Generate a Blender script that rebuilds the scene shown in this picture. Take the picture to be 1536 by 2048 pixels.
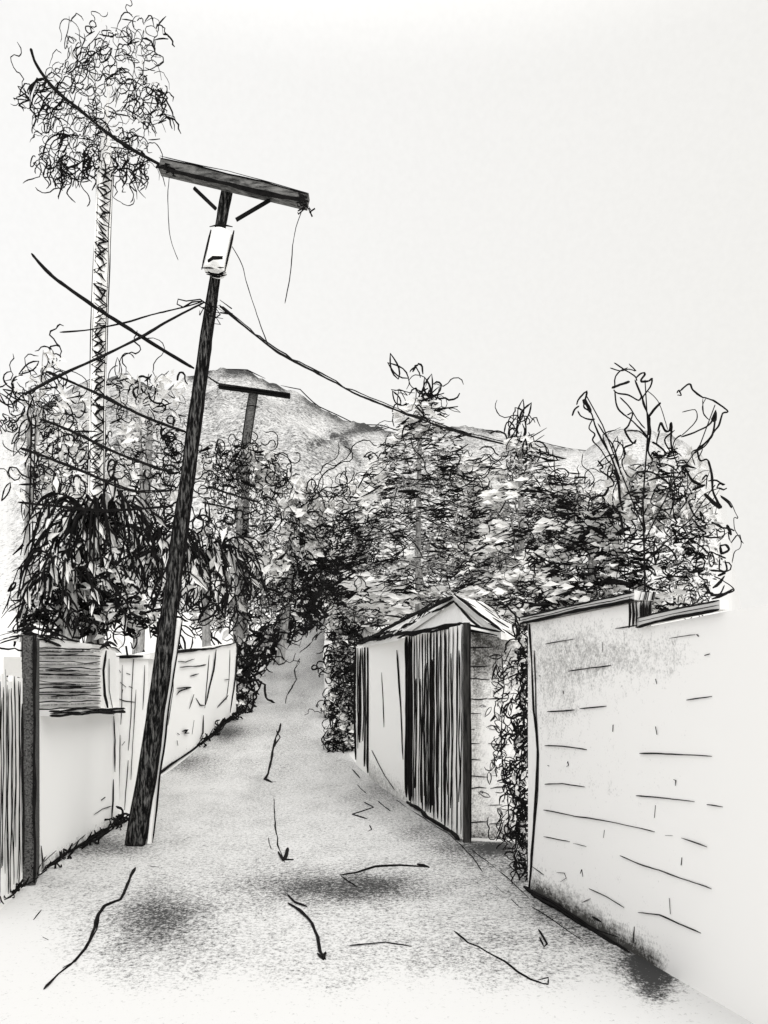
import bpy, math, random
import numpy as np
from mathutils import Vector, noise as mnoise

for o in list(bpy.data.objects):
    bpy.data.objects.remove(o)
scene = bpy.context.scene
COL = scene.collection

# ------------------------------------------------------------------ camera
F, CX, YH, EYE = 1536.0, 768.0, 1400.0, 1.6      # focal length and horizon in photo pixels, eye height
cam = bpy.data.cameras.new("camera")
cam.sensor_width = 36.0
cam.lens = 36.0 * F / 2048.0
cam.shift_y = (YH - 1024.0) / 2048.0
cam.clip_start = 0.05
cam.clip_end = 3000
camo = bpy.data.objects.new("camera", cam)
camo.location = (0, 0, EYE)
camo.rotation_euler = (math.radians(90), 0, 0)
COL.objects.link(camo)
scene.camera = camo

# ------------------------------------------------------------------ sky, sun, exposure
SUN_EL, SUN_AZ = 36.0, 153.0                       # behind the camera, a little to the right
w = bpy.data.worlds.new("World")
scene.world = w
w.use_nodes = True
nt = w.node_tree
nt.nodes.clear()
out = nt.nodes.new("ShaderNodeOutputWorld")
bg = nt.nodes.new("ShaderNodeBackground")
sky = nt.nodes.new("ShaderNodeTexSky")
sky.sky_type = 'NISHITA'
sky.sun_disc = False
sky.sun_elevation = math.radians(SUN_EL)
sky.sun_rotation = math.radians(SUN_AZ)
hs = nt.nodes.new("ShaderNodeHueSaturation")
hs.inputs['Saturation'].default_value = 0.08
nt.links.new(sky.outputs[0], hs.inputs['Color'])
tc = nt.nodes.new("ShaderNodeTexCoord")
nz = nt.nodes.new("ShaderNodeTexNoise")           # a faint mottle in the flat white overcast
nz.inputs['Scale'].default_value = 160
nz.inputs['Detail'].default_value = 3
nt.links.new(tc.outputs['Generated'], nz.inputs['Vector'])
sep = nt.nodes.new("ShaderNodeSeparateXYZ")
nt.links.new(tc.outputs['Generated'], sep.inputs[0])
gx = nt.nodes.new("ShaderNodeMapRange")            # slightly greyer cloud towards the right
gx.inputs['From Min'].default_value = -0.45
gx.inputs['From Max'].default_value = 0.5
nt.links.new(sep.outputs['X'], gx.inputs['Value'])
ov = nt.nodes.new("ShaderNodeMix")
ov.data_type = 'RGBA'
ov.inputs[6].default_value = (9.9, 9.86, 9.78, 1)
ov.inputs[7].default_value = (9.0, 8.88, 8.58, 1)
nt.links.new(gx.outputs[0], ov.inputs[0])
nm = nt.nodes.new("ShaderNodeMapRange")
nm.inputs['From Min'].default_value = 0.3
nm.inputs['From Max'].default_value = 0.7
nm.inputs['To Min'].default_value = 0.985
nm.inputs['To Max'].default_value = 1.01
nt.links.new(nz.outputs['Fac'], nm.inputs['Value'])
ml = nt.nodes.new("ShaderNodeVectorMath")
ml.operation = 'SCALE'
nt.links.new(ov.outputs[2], ml.inputs[0])
nt.links.new(nm.outputs[0], ml.inputs['Scale'])
mx = nt.nodes.new("ShaderNodeMix")
mx.data_type = 'RGBA'
mx.inputs[0].default_value = 0.97
nt.links.new(hs.outputs[0], mx.inputs[6])
nt.links.new(ml.outputs[0], mx.inputs[7])
zen = nt.nodes.new("ShaderNodeMapRange")           # an overcast sky is brightest overhead
zen.interpolation_type = 'SMOOTHSTEP'
zen.inputs['From Min'].default_value = 0.62
zen.inputs['From Max'].default_value = 0.85
zen.inputs['To Min'].default_value = 1.0
zen.inputs['To Max'].default_value = 1.9
nt.links.new(sep.outputs['Z'], zen.inputs['Value'])
mz = nt.nodes.new("ShaderNodeVectorMath")
mz.operation = 'SCALE'
nt.links.new(mx.outputs[2], mz.inputs[0])
nt.links.new(zen.outputs[0], mz.inputs['Scale'])
nt.links.new(mz.outputs[0], bg.inputs['Color'])
bg.inputs['Strength'].default_value = 0.1
nt.links.new(bg.outputs[0], out.inputs['Surface'])

sl = bpy.data.lights.new("sun", 'SUN')
sl.energy = 1.6
sl.angle = math.radians(35)
sl.color = (1.0, 0.99, 0.975)
so = bpy.data.objects.new("sun", sl)
COL.objects.link(so)
az, el = math.radians(SUN_AZ), math.radians(SUN_EL)
sd = Vector((math.sin(az) * math.cos(el), math.cos(az) * math.cos(el), math.sin(el)))
so.rotation_euler = sd.to_track_quat('Z', 'Y').to_euler()

scene.view_settings.view_transform = 'Standard'
scene.view_settings.look = 'None'
scene.view_settings.exposure = 0.0
scene.view_settings.gamma = 1.0
scene.render.engine = 'CYCLES'
scene.cycles.max_bounces = 8
scene.cycles.diffuse_bounces = 5

# ------------------------------------------------------------------ helpers: the lie of the land
SLOPE = 0.167


def gz(d):
    """height of the ground at distance d along the lane: level, then a steady climb, then a crest"""
    if d <= 13:
        return 0.0
    def ramp(a, b, x):          # integral of smoothstep(a, b)
        if x <= a:
            return 0.0
        if x >= b:
            return (b - a) / 2 + (x - b)
        t = (x - a) / (b - a)
        return (b - a) * (t ** 3 - t ** 4 / 2)
    return SLOPE * (ramp(13, 17, d) - 0.85 * ramp(72, 92, d))


def P(px, py, d):
    return Vector(((px - CX) / F * d, d, EYE + (YH - py) / F * d))


def G(px, py, lift=0.0):
    """where the sight line through a point of the photo meets the ground"""
    d, pd = 1.0, 1.0
    k = (YH - py) / F
    while d < 140 and EYE + k * d > gz(d):
        pd = d
        d += 0.25
    for _ in range(24):
        m = (pd + d) / 2
        if EYE + k * m > gz(m):
            pd = m
        else:
            d = m
    p = P(px, py, d)
    p.z = gz(d) + lift
    return p


def on_plane(px, py, a, b):
    """point of the vertical plane through a and b seen at px, py"""
    u = (px - CX) / F
    ex, ey = b.x - a.x, b.y - a.y
    # (u*d, d) = a + t*(ex,ey)
    d = (a.x * ey - a.y * ex) / (u * ey - ex)
    return P(px, py, d)


def lerp(a, b, t):
    return a + (b - a) * t


def interp(x, xs, ys):
    return float(np.interp(x, xs, ys))


def smooth(a, b, x):
    t = min(1.0, max(0.0, (x - a) / (b - a)))
    return t * t * (3 - 2 * t)


def pix(p):
    return (CX + p[0] / p[1] * F, YH - (p[2] - EYE) / p[1] * F)


# ------------------------------------------------------------------ helpers: materials
def new_mat(name):
    m = bpy.data.materials.new(name)
    m.use_nodes = True
    n = m.node_tree
    b = n.nodes['Principled BSDF']
    b.inputs['Roughness'].default_value = 0.95
    b.inputs['Specular IOR Level'].default_value = 0.05
    return m, n, b


def plain(name, c1, c2, scale=30, detail=6, stretch=(1, 1, 1)):
    m, n, b = new_mat(name)
    t = n.nodes.new("ShaderNodeTexCoord")
    mp = n.nodes.new("ShaderNodeMapping")
    mp.inputs['Scale'].default_value = stretch
    n.links.new(t.outputs['Object'], mp.inputs['Vector'])
    x = n.nodes.new("ShaderNodeTexNoise")
    x.inputs['Scale'].default_value = scale
    x.inputs['Detail'].default_value = detail
    x.inputs['Roughness'].default_value = 0.7
    n.links.new(mp.outputs[0], x.inputs['Vector'])
    r = n.nodes.new("ShaderNodeValToRGB")
    r.color_ramp.elements[0].position = 0.36
    r.color_ramp.elements[0].color = (*c1, 1)
    r.color_ramp.elements[1].position = 0.64
    r.color_ramp.elements[1].color = (*c2, 1)
    n.links.new(x.outputs['Fac'], r.inputs['Fac'])
    n.links.new(r.outputs['Color'], b.inputs['Base Color'])
    return m


def grain(name, white, dark, s1, s2, A=4.5, B=1.5, fixed=None, stretch=(1, 1, 1)):
    """rubbed charcoal over rough paper: dark specks whose density follows the mesh attribute 'cover'"""
    m, n, b = new_mat(name)
    t = n.nodes.new("ShaderNodeTexCoord")
    mp = n.nodes.new("ShaderNodeMapping")
    mp.inputs['Scale'].default_value = stretch
    n.links.new(t.outputs['Object'], mp.inputs['Vector'])
    xs = []
    for s, dt in ((s1, 3), (s2, 7)):
        x = n.nodes.new("ShaderNodeTexNoise")
        x.inputs['Scale'].default_value = s
        x.inputs['Detail'].default_value = dt
        x.inputs['Roughness'].default_value = 0.75
        n.links.new(mp.outputs[0], x.inputs['Vector'])
        xs.append(x)
    def math_(op, a, bb):
        k = n.nodes.new("ShaderNodeMath")
        k.operation = op
        for i, v in enumerate((a, bb)):
            if isinstance(v, (int, float)):
                k.inputs[i].default_value = v
            else:
                n.links.new(v, k.inputs[i])
        return k.outputs[0]
    avg = math_('MULTIPLY', math_('ADD', xs[0].outputs['Fac'], xs[1].outputs['Fac']), 0.5)
    if fixed is None:
        at = n.nodes.new("ShaderNodeAttribute")
        at.attribute_name = 'cover'
        cov = at.outputs['Fac']
    else:
        cov = fixed
    v = math_('ADD', math_('MULTIPLY', math_('SUBTRACT', avg, 0.5), A),
              math_('ADD', math_('MULTIPLY', cov, B), 0.5 - B / 2))
    k = n.nodes.new("ShaderNodeClamp")
    n.links.new(v, k.inputs['Value'])
    mix = n.nodes.new("ShaderNodeMix")
    mix.data_type = 'RGBA'
    mix.inputs[6].default_value = (*white, 1)
    mix.inputs[7].default_value = (*dark, 1)
    n.links.new(k.outputs[0], mix.inputs[0])
    n.links.new(mix.outputs[2], b.inputs['Base Color'])
    return m


WHITE = (0.91, 0.905, 0.89)
M_PAPER = plain("white_limewash", (0.90, 0.895, 0.88), (0.93, 0.925, 0.91), 18)
M_GROUND = plain("pale_ground", (0.70, 0.695, 0.685), (0.73, 0.725, 0.715), 9)
M_ROOF = plain("pale_tiles", (0.74, 0.735, 0.725), (0.82, 0.815, 0.80), 14)
M_PILLAR = plain("soot_stone", (0.004, 0.004, 0.004), (0.15, 0.148, 0.145), 70, 7)
M_INK = plain("black_ink", (0.006, 0.006, 0.006), (0.014, 0.013, 0.013), 12)
M_ROAD = grain("rubbed_road", (0.63, 0.627, 0.62), (0.05, 0.05, 0.05), 64, 24, 6.4, 1.6)
M_WALL = grain("rubbed_wall", (0.89, 0.882, 0.868), (0.07, 0.068, 0.064), 55, 14, 3.4, 1.5)
M_LIME = grain("shaded_limewash", (0.93, 0.925, 0.91), (0.07, 0.068, 0.064), 55, 14, 4.4, 1.5)  # white walls with contact shade painted along their feet
M_HILL = grain("rubbed_hill", (0.63, 0.627, 0.62), (0.05, 0.05, 0.05), 1.6, 0.6, 6.2, 1.6)
M_POLE = plain("tarred_timber", (0.004, 0.004, 0.004), (0.075, 0.073, 0.071), 42, 9, (1, 1, .16))
M_BEAM = plain("grey_timber", (0.015, 0.015, 0.015), (0.22, 0.218, 0.212), 22, 8, (.3, 1, 1))
M_LEAF = plain("pale_leaf", (0.80, 0.795, 0.785), (0.90, 0.895, 0.88), 5)
M_CHAR = grain("charcoal_leaf", (0.80, 0.79, 0.78), (0.015, 0.015, 0.015), 60, 22, 8.0, 1.5, 0.60)
M_CHARF = grain("charcoal_leaf_far", (0.80, 0.79, 0.78), (0.015, 0.015, 0.015), 22, 8, 8.0, 1.5, 0.60)
M_BARK = plain("pale_bark", (0.12, 0.119, 0.117), (0.60, 0.595, 0.585), 14, 8, (1, 1, .3))
M_DARKWOOD = plain("dark_boards", (0.006, 0.006, 0.006), (0.05, 0.048, 0.046), 30, 8, (1, 1, .12))

_r = [n_ for n_ in M_POLE.node_tree.nodes if n_.type == 'VALTORGB'][0]
_r.color_ramp.elements[0].position, _r.color_ramp.elements[1].position = .48, .70
_r.color_ramp.elements[1].color = (.20, .197, .192, 1)  # pale streaks painted as broken highlights along the pole

# ------------------------------------------------------------------ helpers: meshes
OFF = {}


class MB:
    """collects shapes and links them as ONE mesh object"""
    def __init__(self):
        self.v, self.f, self.m = [], [], []
        self.cov = None

    def add(self, vs, fs, mi=0):
        n = len(self.v)
        self.v.extend(tuple(p) for p in vs)
        self.f.extend(tuple(i + n for i in q) for q in fs)
        self.m.extend([mi] * len(fs))

    def box(self, a, b, h0, h1, t, mi=0):
        """upright slab from a to b (plan), between heights h0 and h1, thickness t to the right of a->b"""
        dx, dy = b[0] - a[0], b[1] - a[1]
        L = math.hypot(dx, dy)
        nx, ny = dy / L * t, -dx / L * t
        q = [(a[0], a[1]), (b[0], b[1]), (b[0] + nx, b[1] + ny), (a[0] + nx, a[1] + ny)]
        vs = [(x, y, h0) for x, y in q] + [(x, y, h1) for x, y in q]
        self.add(vs, [(0, 1, 2, 3), (7, 6, 5, 4), (0, 4, 5, 1), (1, 5, 6, 2), (2, 6, 7, 3), (3, 7, 4, 0)], mi)

    def beam(self, a, b, w, h, mi=0, up=Vector((0, 0, 1))):
        a, b = Vector(a), Vector(b)
        t = (b - a).normalized()
        s = t.cross(up).normalized() * (w / 2)
        u = s.cross(t).normalized() * (h / 2)
        vs = [a - s - u, a + s - u, a + s + u, a - s + u, b - s - u, b + s - u, b + s + u, b - s + u]
        self.add(vs, [(0, 1, 2, 3), (7, 6, 5, 4), (0, 4, 5, 1), (1, 5, 6, 2), (2, 6, 7, 3), (3, 7, 4, 0)], mi)

    def tube(self, pts, r, sides=3, mi=0, cap=False):
        p = np.asarray([tuple(q) for q in pts], float)
        n = len(p)
        if n < 2:
            return
        r = np.full(n, r) if np.isscalar(r) else np.asarray(r, float)
        t = np.gradient(p, axis=0)
        t /= np.linalg.norm(t, axis=1)[:, None] + 1e-9
        ref = np.array([0.13, 1.0, 0.07])
        if abs(t @ ref).max() > 0.97:
            ref = np.array([1.0, 0.1, 0.3])
        s = np.cross(t, ref)
        s /= np.linalg.norm(s, axis=1)[:, None] + 1e-9
        u = np.cross(s, t)
        base = len(self.v)
        for i in range(n):
            for k in range(sides):
                a = 2 * math.pi * k / sides + .5
                self.v.append(tuple(p[i] + r[i] * (math.cos(a) * s[i] + math.sin(a) * u[i])))
        for i in range(n - 1):
            for k in range(sides):
                k2 = (k + 1) % sides
                self.f.append((base + i * sides + k, base + i * sides + k2, base + (i + 1) * sides + k2, base + (i + 1) * sides + k))
        self.m.extend([mi] * ((n - 1) * sides))
        if cap:
            self.f.append(tuple(base + k for k in range(sides))[::-1])
            self.f.append(tuple(base + (n - 1) * sides + k for k in range(sides)))
            self.m.extend([mi, mi])

    # ---- pen work: w is the pen width in photo pixels at the distance of the line
    def ink(self, pts, w=3.0, mi=1, wob=1.0, rng=random, ends=0.45):
        pts = [Vector(p) for p in pts]
        q = [pts[0]]
        for a, b in zip(pts, pts[1:]):
            dd = (a.y + b.y) / 2
            L = (b - a).length / max(dd, .5) * F
            n = max(1, int(L / 16))
            for i in range(1, n + 1):
                q.append(a.lerp(b, i / n))
        r, o = [], []
        nk = len(q) // 4 + 3                      # slow wobble of the hand: a random offset every four steps
        kx = np.interp(np.arange(len(q)) / 4, np.arange(nk), [rng.uniform(-1, 1) for _ in range(nk)])
        kz = np.interp(np.arange(len(q)) / 4, np.arange(nk), [rng.uniform(-1, 1) for _ in range(nk)])
        kr = np.interp(np.arange(len(q)) / 2.5, np.arange(nk * 2), [rng.uniform(.7, 1.25) for _ in range(nk * 2)])
        for i, p in enumerate(q):
            s = max(p.y, .5) / F
            e = ends if i in (0, len(q) - 1) else 1.0
            r.append(w / 2 * s * e * kr[i])
            j = wob * s
            o.append(p + Vector((kx[i] * j + rng.uniform(-.25, .25) * s, 0, kz[i] * j + rng.uniform(-.25, .25) * s)))
        self.tube(o, r, 4 if w > 4 else 3, mi)

    def leaf(self, c, L, W, dirv, nrm, mi):
        d = dirv.normalized()
        s = d.cross(nrm)
        if s.length < 1e-4:
            s = d.cross(Vector((1, 0, 0)))
        s.normalize()
        n = s.cross(d)
        a, b = c - d * L / 2, c + d * L / 2 - n * L * .12
        m = c + n * L * .1
        self.add([a, m + s * W / 2, b, m - s * W / 2], [(0, 1, 2), (0, 2, 3)], mi)

    def build(self, name, mats, parent=None):
        off = Vector((0, 0, 0))
        if parent is not None:
            off = OFF[parent.name]
        me = bpy.data.meshes.new(name)
        me.from_pydata([(x - off.x, y - off.y, z - off.z) for x, y, z in self.v], [], self.f)
        for mm in (mats if isinstance(mats, (list, tuple)) else [mats]):
            me.materials.append(mm)
        me.polygons.foreach_set('material_index', self.m)
        if self.cov is not None:
            at = me.attributes.new('cover', 'FLOAT', 'POINT')
            c = list(self.cov) + [0.0] * (len(self.v) - len(self.cov))
            at.data.foreach_set('value', c)
        me.update()
        o = bpy.data.objects.new(name, me)
        COL.objects.link(o)
        OFF[o.name] = off.copy()
        if parent is not None:
            o.parent = parent
        return o


def tag(o, label=None, cat=None, group=None, kind=None):
    if label:
        o['label'] = label
    if cat:
        o['category'] = cat
    if group:
        o['group'] = group
    if kind:
        o['kind'] = kind
    return o


def thing(name, loc, label, cat, group=None):
    o = bpy.data.objects.new(name, None)
    o.empty_display_size = 0.2
    COL.objects.link(o)
    o.location = loc
    OFF[o.name] = Vector(loc)
    return tag(o, label, cat, group)


# ------------------------------------------------------------------ ground and lane
DS = [0.6, 1.2, 1.8, 2.4, 3.0, 3.3] + [3.3 + .12 * i for i in range(1, 82)]
d = DS[-1]
while d < 108:
    d *= 1.025
    DS.append(d)
mb = MB()
XS = [-160, -90, -50, -25, -12, -6, 0, 6, 12, 25, 50, 90, 160]
GD = [-40, -12] + DS + [130, 160, 220]
for d in GD:
    for x in XS:
        mb.v.append((x, d, gz(d)))
nx = len(XS)
for i in range(len(GD) - 1):
    for j in range(nx - 1):
        mb.f.append((i * nx + j, i * nx + j + 1, (i + 1) * nx + j + 1, (i + 1) * nx + j))
        mb.m.append(0)
tag(mb.build("ground", [M_GROUND]), kind='structure')

LE = [(-900, 2330), (-420, 2048), (0, 1822), (75, 1752), (150, 1700), (250, 1640), (310, 1560), (400, 1494), (460, 1438), (492, 1380), (540, 1320), (600, 1252), (628, 1228)]
RE = [(1750, 2270), (1500, 2040), (1270, 1904), (1056, 1778), (1075, 1740), (1080, 1686), (925, 1682), (820, 1610), (740, 1555), (700, 1512), (668, 1452), (650, 1392), (646, 1310), (654, 1232)]
lp = sorted((G(x, y).y, G(x, y).x) for x, y in LE)
rp = sorted((G(x, y).y, G(x, y).x) for x, y in RE)

# lane stains and painted shading, with contact shade along the walls: (x, y, rx, ry, amount)
STAINS_AND_SHADE = [(650, 1775, 190, 38, .42), (760, 1772, 110, 28, .2), (320, 1830, 110, 55, .42), (300, 1890, 120, 40, .15),
          (1190, 1860, 95, 48, .30), (1296, 1915, 60, 55, .75), (1312, 1965, 48, 45, .6), (1310, 1995, 40, 14, .35), (1120, 1810, 90, 40, .30),
          (1000, 1740, 120, 60, .15), (450, 1462, 48, 18, .45), (370, 1525, 90, 22, .28), (180, 1690, 130, 26, .40),
          (860, 1660, 90, 40, .22), (660, 1300, 45, 60, .30), (590, 1330, 70, 120, .12), (780, 1590, 90, 30, .25),
          (950, 1890, 180, 70, .12), (930, 1700, 80, 25, .25), (990, 1696, 60, 20, .5), (1040, 1740, 40, 30, .3), (560, 1560, 160, 90, .06)]


def road_cover(px, py):
    c = 0.30
    c *= 1 - smooth(1935, 2005, py + 14 * math.sin(px / 60.0) + 9 * math.sin(px / 23.0))
    edge = interp(py, [1200, 1640, 1760, 1850, 1950, 2050], [-300, -300, -10, 60, 90, 120])
    c *= smooth(edge - 30, edge + 110, px)
    redge = interp(py, [1200, 1700, 1780, 1900, 1990, 2050], [900, 1100, 1190, 1350, 1410, 1440])
    k = 1 - smooth(redge - 40, redge + 30, px)
    c *= k
    if py < 1500:
        c += .05
    for x, y, rx, ry, a in STAINS_AND_SHADE:
        q = ((px - x) / rx) ** 2 + ((py - y) / ry) ** 2
        c += a * math.exp(-q * 1.3)
    n = mnoise.noise(Vector((px / 70, py / 22, 3.1))) * .10 + mnoise.noise(Vector((px / 24, py / 9, 7.7))) * .06
    return max(0.0, min(1.1, c + n * (1 if c > .12 else c / .12)))  # 0 = bare


mb = MB()
NW = 90
rows = [d for d in DS if d > 1.5 and d < 80]
cov = []
for d in rows:
    xl = interp(d, [p[0] for p in lp], [p[1] for p in lp])
    xr = interp(d, [p[0] for p in rp], [p[1] for p in rp])
    for j in range(NW + 1):
        x = lerp(xl, xr, j / NW)
        v = (x, d, gz(d) + .006)
        mb.v.append(v)
        cov.append(road_cover(*pix(v)) * 1.25 - .13)
for i in range(len(rows) - 1):
    for j in range(NW):
        mb.f.append((i * (NW + 1) + j, i * (NW + 1) + j + 1, (i + 1) * (NW + 1) + j + 1, (i + 1) * (NW + 1) + j))
        mb.m.append(0)
mb.cov = cov
rng = random.Random(5)


def gl(mbb, pts, w, wob=1.5, lift=.010):
    mbb.ink([G(x, y, lift) for x, y in pts], w, 1, wob, rng)


CRACKS = [
    ([(270, 1738), (262, 1752), (246, 1790), (240, 1802), (208, 1815), (197, 1830), (190, 1858), (168, 1902), (140, 1932), (118, 1950), (88, 1982)], 6),
    ([(200, 1828), (194, 1862), (172, 1900), (150, 1926), (124, 1940)], 3),
    ([(574, 1792), (590, 1808), (614, 1816)], 5), ([(576, 1808), (600, 1824), (624, 1850), (636, 1876), (640, 1905), (652, 1922)], 7),
    ([(634, 1910), (646, 1922), (652, 1908), (640, 1918)], 8),
    ([(563, 1448), (553, 1475), (548, 1490), (540, 1530), (536, 1548), (530, 1560), (545, 1566)], 5), ([(552, 1462), (560, 1475), (546, 1500)], 3.5),
    ([(548, 1598), (549, 1640), (556, 1690), (566, 1715), (572, 1728)], 4), ([(556, 1706), (566, 1724), (576, 1700), (570, 1722), (588, 1722)], 6),
    ([(536, 1678), (538, 1690), (543, 1700)], 3),
    ([(680, 1752), (712, 1748), (752, 1736), (800, 1733), (858, 1736)], 4.5), ([(682, 1754), (696, 1764), (716, 1776)], 3), ([(834, 1731), (858, 1737)], 7),
    ([(698, 1896), (730, 1892), (770, 1888), (824, 1895)], 4),
    ([(908, 1864), (936, 1888), (958, 1896), (985, 1912), (1010, 1926), (1034, 1946), (1062, 1962), (1090, 1971)], 4), ([(1072, 1968), (1096, 1972), (1098, 1958), (1078, 1962)], 4),
    ([(598, 1318), (590, 1340), (592, 1358), (584, 1378), (574, 1392), (572, 1408)], 3.5), ([(588, 1322), (600, 1324), (590, 1338)], 2.5),
    ([(640, 1262), (618, 1290), (600, 1306)], 3), ([(652, 1250), (630, 1280)], 2.5),
    ([(728, 1606), (748, 1616), (704, 1630), (735, 1640)], 3), ([(738, 1652), (744, 1660), (736, 1664)], 3.5),
    ([(1078, 1862), (1086, 1876), (1094, 1890), (1088, 1896), (1080, 1878)], 5),
    ([(66, 1842), (82, 1822)], 3), ([(302, 1734), (320, 1736)], 5),
    ([(704, 1540), (720, 1558)], 2.5), ([(716, 1570), (732, 1588)], 2.5), ([(756, 1604), (780, 1624)], 2.5), ([(790, 1600), (850, 1640), (900, 1672), (945, 1716), (965, 1746)], 2),
    ([(990, 1772), (1010, 1790)], 2), ([(942, 1700), (1000, 1745), (1060, 1800)], 2), ([(1062, 1815), (1110, 1846), (1166, 1884)], 2.2),
    ([(1020, 1800), (1046, 1822)], 2), ([(84, 1876), (96, 1882)], 3),
]
for pts, wd in CRACKS:
    gl(mb, pts, wd)
for k in range(150):            # short dry pen ticks and grit
    x, y = rng.uniform(120, 1230), rng.uniform(1480, 1950)
    if rng.random() < .5:
        L = rng.uniform(4, 14)
        gl(mb, [(x, y), (x + L, y + rng.uniform(-2, 2))], 1.3, .6)
tag(mb.build("road", [M_ROAD, M_INK]), kind='structure')

# ------------------------------------------------------------------ hills
RIDGE = [(-700, 1000), (-300, 930), (0, 862), (16, 850), (40, 828), (110, 800), (165, 765), (200, 756), (250, 752), (300, 772), (325, 786), (370, 752), (400, 748),
         (440, 736), (495, 742), (540, 765), (590, 782), (640, 815), (690, 840), (722, 846), (760, 856), (800, 866), (860, 858), (930, 852), (985, 862), (1040, 872),
         (1110, 892), (1170, 902), (1215, 868), (1250, 856), (1340, 868), (1400, 905), (1440, 960), (1462, 1060), (1480, 1240), (1500, 1345), (1700, 1380), (2100, 1390)]
mb = MB()
cov = []
HX = [i for i in range(-700, 2101, 7)]
NR = 34
RD = 300.0
for px in HX:
    ry = interp(px, [p[0] for p in RIDGE], [p[1] for p in RIDGE]) + 4.5 * mnoise.noise(Vector((px / 17.0, 2.2, 0))) + 3.5 * mnoise.noise(Vector((px / 6.5, 8.2, 0)))
    for j in range(NR + 6):
        if j <= NR:
            t = j / NR
            d = lerp(118, RD, t)
            zt = EYE + (YH - ry) / F * RD
            base = gz(118) - 1.5
            z = lerp(base, zt, t ** .92)
            X = (px - CX) / F * RD * lerp(.394, 1, t)
            n = mnoise.fractal(Vector((X / 26, d / 30, 1.3)), 1.0, 2.0, 4)
            z += n * 5.5 * math.sin(math.pi * t)
        else:
            t = (j - NR) / 6
            d = RD + 120 * t
            z = lerp(zt, 12, t)
            X = (px - CX) / F * RD
        mb.v.append((X, d, z))
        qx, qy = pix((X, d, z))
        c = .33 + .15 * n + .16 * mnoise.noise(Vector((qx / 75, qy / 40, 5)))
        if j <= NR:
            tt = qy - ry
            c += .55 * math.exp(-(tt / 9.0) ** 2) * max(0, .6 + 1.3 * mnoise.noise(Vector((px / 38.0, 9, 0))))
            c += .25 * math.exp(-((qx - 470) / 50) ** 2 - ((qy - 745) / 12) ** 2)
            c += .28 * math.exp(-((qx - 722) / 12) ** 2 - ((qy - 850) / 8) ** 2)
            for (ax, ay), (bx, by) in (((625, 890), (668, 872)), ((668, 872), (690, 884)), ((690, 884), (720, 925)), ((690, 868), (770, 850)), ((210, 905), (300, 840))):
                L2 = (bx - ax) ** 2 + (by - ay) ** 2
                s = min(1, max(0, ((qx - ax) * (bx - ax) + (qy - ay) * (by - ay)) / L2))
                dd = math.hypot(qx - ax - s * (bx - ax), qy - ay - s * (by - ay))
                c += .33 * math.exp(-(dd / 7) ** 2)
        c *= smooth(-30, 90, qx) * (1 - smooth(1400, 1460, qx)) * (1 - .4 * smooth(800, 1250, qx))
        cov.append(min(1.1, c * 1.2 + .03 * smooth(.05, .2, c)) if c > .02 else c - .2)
m = NR + 6
for i in range(len(HX) - 1):
    for j in range(m - 1):
        mb.f.append((i * m + j, (i + 1) * m + j, (i + 1) * m + j + 1, i * m + j + 1))
        mb.m.append(0)
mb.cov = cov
hill_line = []
for run in ([(165, 768), (196, 752)], [(405, 752), (440, 738), (495, 740), (530, 758)], [(560, 772), (600, 778), (640, 812), (690, 838), (712, 850), (760, 852), (806, 866)],
            [(915, 856), (985, 862), (1040, 876), (1080, 882), (1105, 890), (1140, 900), (1180, 902)], [(1215, 868), (1240, 856)]):
    mb.ink([P(x, y, RD - 1) for x, y in run], 2.2, 1, 2.5, rng)
tag(mb.build("hills", [M_HILL, M_INK]), kind='structure')


# ------------------------------------------------------------------ walls with a rubbed face
def rubbed_wall(pts, thick, cover_fn, nu=8, nv=30):
    """pts: list of (x, y, z0, z1) along the visible face; solid slab going away to the given side (thick, + = right of travel)"""
    mb = MB()
    P2 = []
    for (a, b) in zip(pts, pts[1:]):
        for i in range(nu):
            P2.append([lerp(a[k], b[k], i / nu) for k in range(4)])
    P2.append(list(pts[-1]))
    n = len(P2)
    cov = []
    for i, (x, y, z0, z1) in enumerate(P2):
        j0, j1 = max(0, i - 1), min(n - 1, i + 1)
        for j in range(nv + 1):
            v = (x, y, lerp(z0, z1, j / nv))
            mb.v.append(v)
            cov.append(cover_fn(*pix(v)))
    for i in range(n - 1):
        for j in range(nv):
            mb.f.append((i * (nv + 1) + j, (i + 1) * (nv + 1) + j, (i + 1) * (nv + 1) + j + 1, i * (nv + 1) + j + 1))
            mb.m.append(0)
    b = len(mb.v)
    for i, (x, y, z0, z1) in enumerate(P2):
        j0, j1 = max(0, i - 1), min(n - 1, i + 1)
        dx, dy = P2[j1][0] - P2[j0][0], P2[j1][1] - P2[j0][1]
        L = math.hypot(dx, dy)
        ox, oy = dy / L * thick, -dx / L * thick
        mb.v += [(x + ox, y + oy, z0), (x + ox, y + oy, z1)]
        cov += [-.3, -.3]
    for i in range(n - 1):
        mb.f.append((b + 2 * i, b + 2 * i + 1, b + 2 * i + 3, b + 2 * i + 2)); mb.m.append(0)
        mb.f.append((i * (nv + 1) + nv, (i + 1) * (nv + 1) + nv, b + 2 * i + 3, b + 2 * i + 1)); mb.m.append(0)
    for i in (0, n - 1):
        mb.f.append((i * (nv + 1), i * (nv + 1) + nv, b + 2 * i + 1, b + 2 * i)); mb.m.append(0)
    mb.cov = cov
    return mb


# --- right: rendered wall whose top steps down
A = G(1056, 1784)
B = G(1275, 1913)
Bdir = (B - A)
C = A + Bdir * ((on_plane(1456, 1400, A, B).y - A.y) / (B.y - A.y))
S = on_plane(1278, 1300, A, B)
zA, zS0 = on_plane(1060, 1247, A, B).z, on_plane(1278, 1204, A, B).z
zS1, zC = on_plane(1282, 1256, A, B).z, on_plane(1452, 1223, A, B).z


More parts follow.
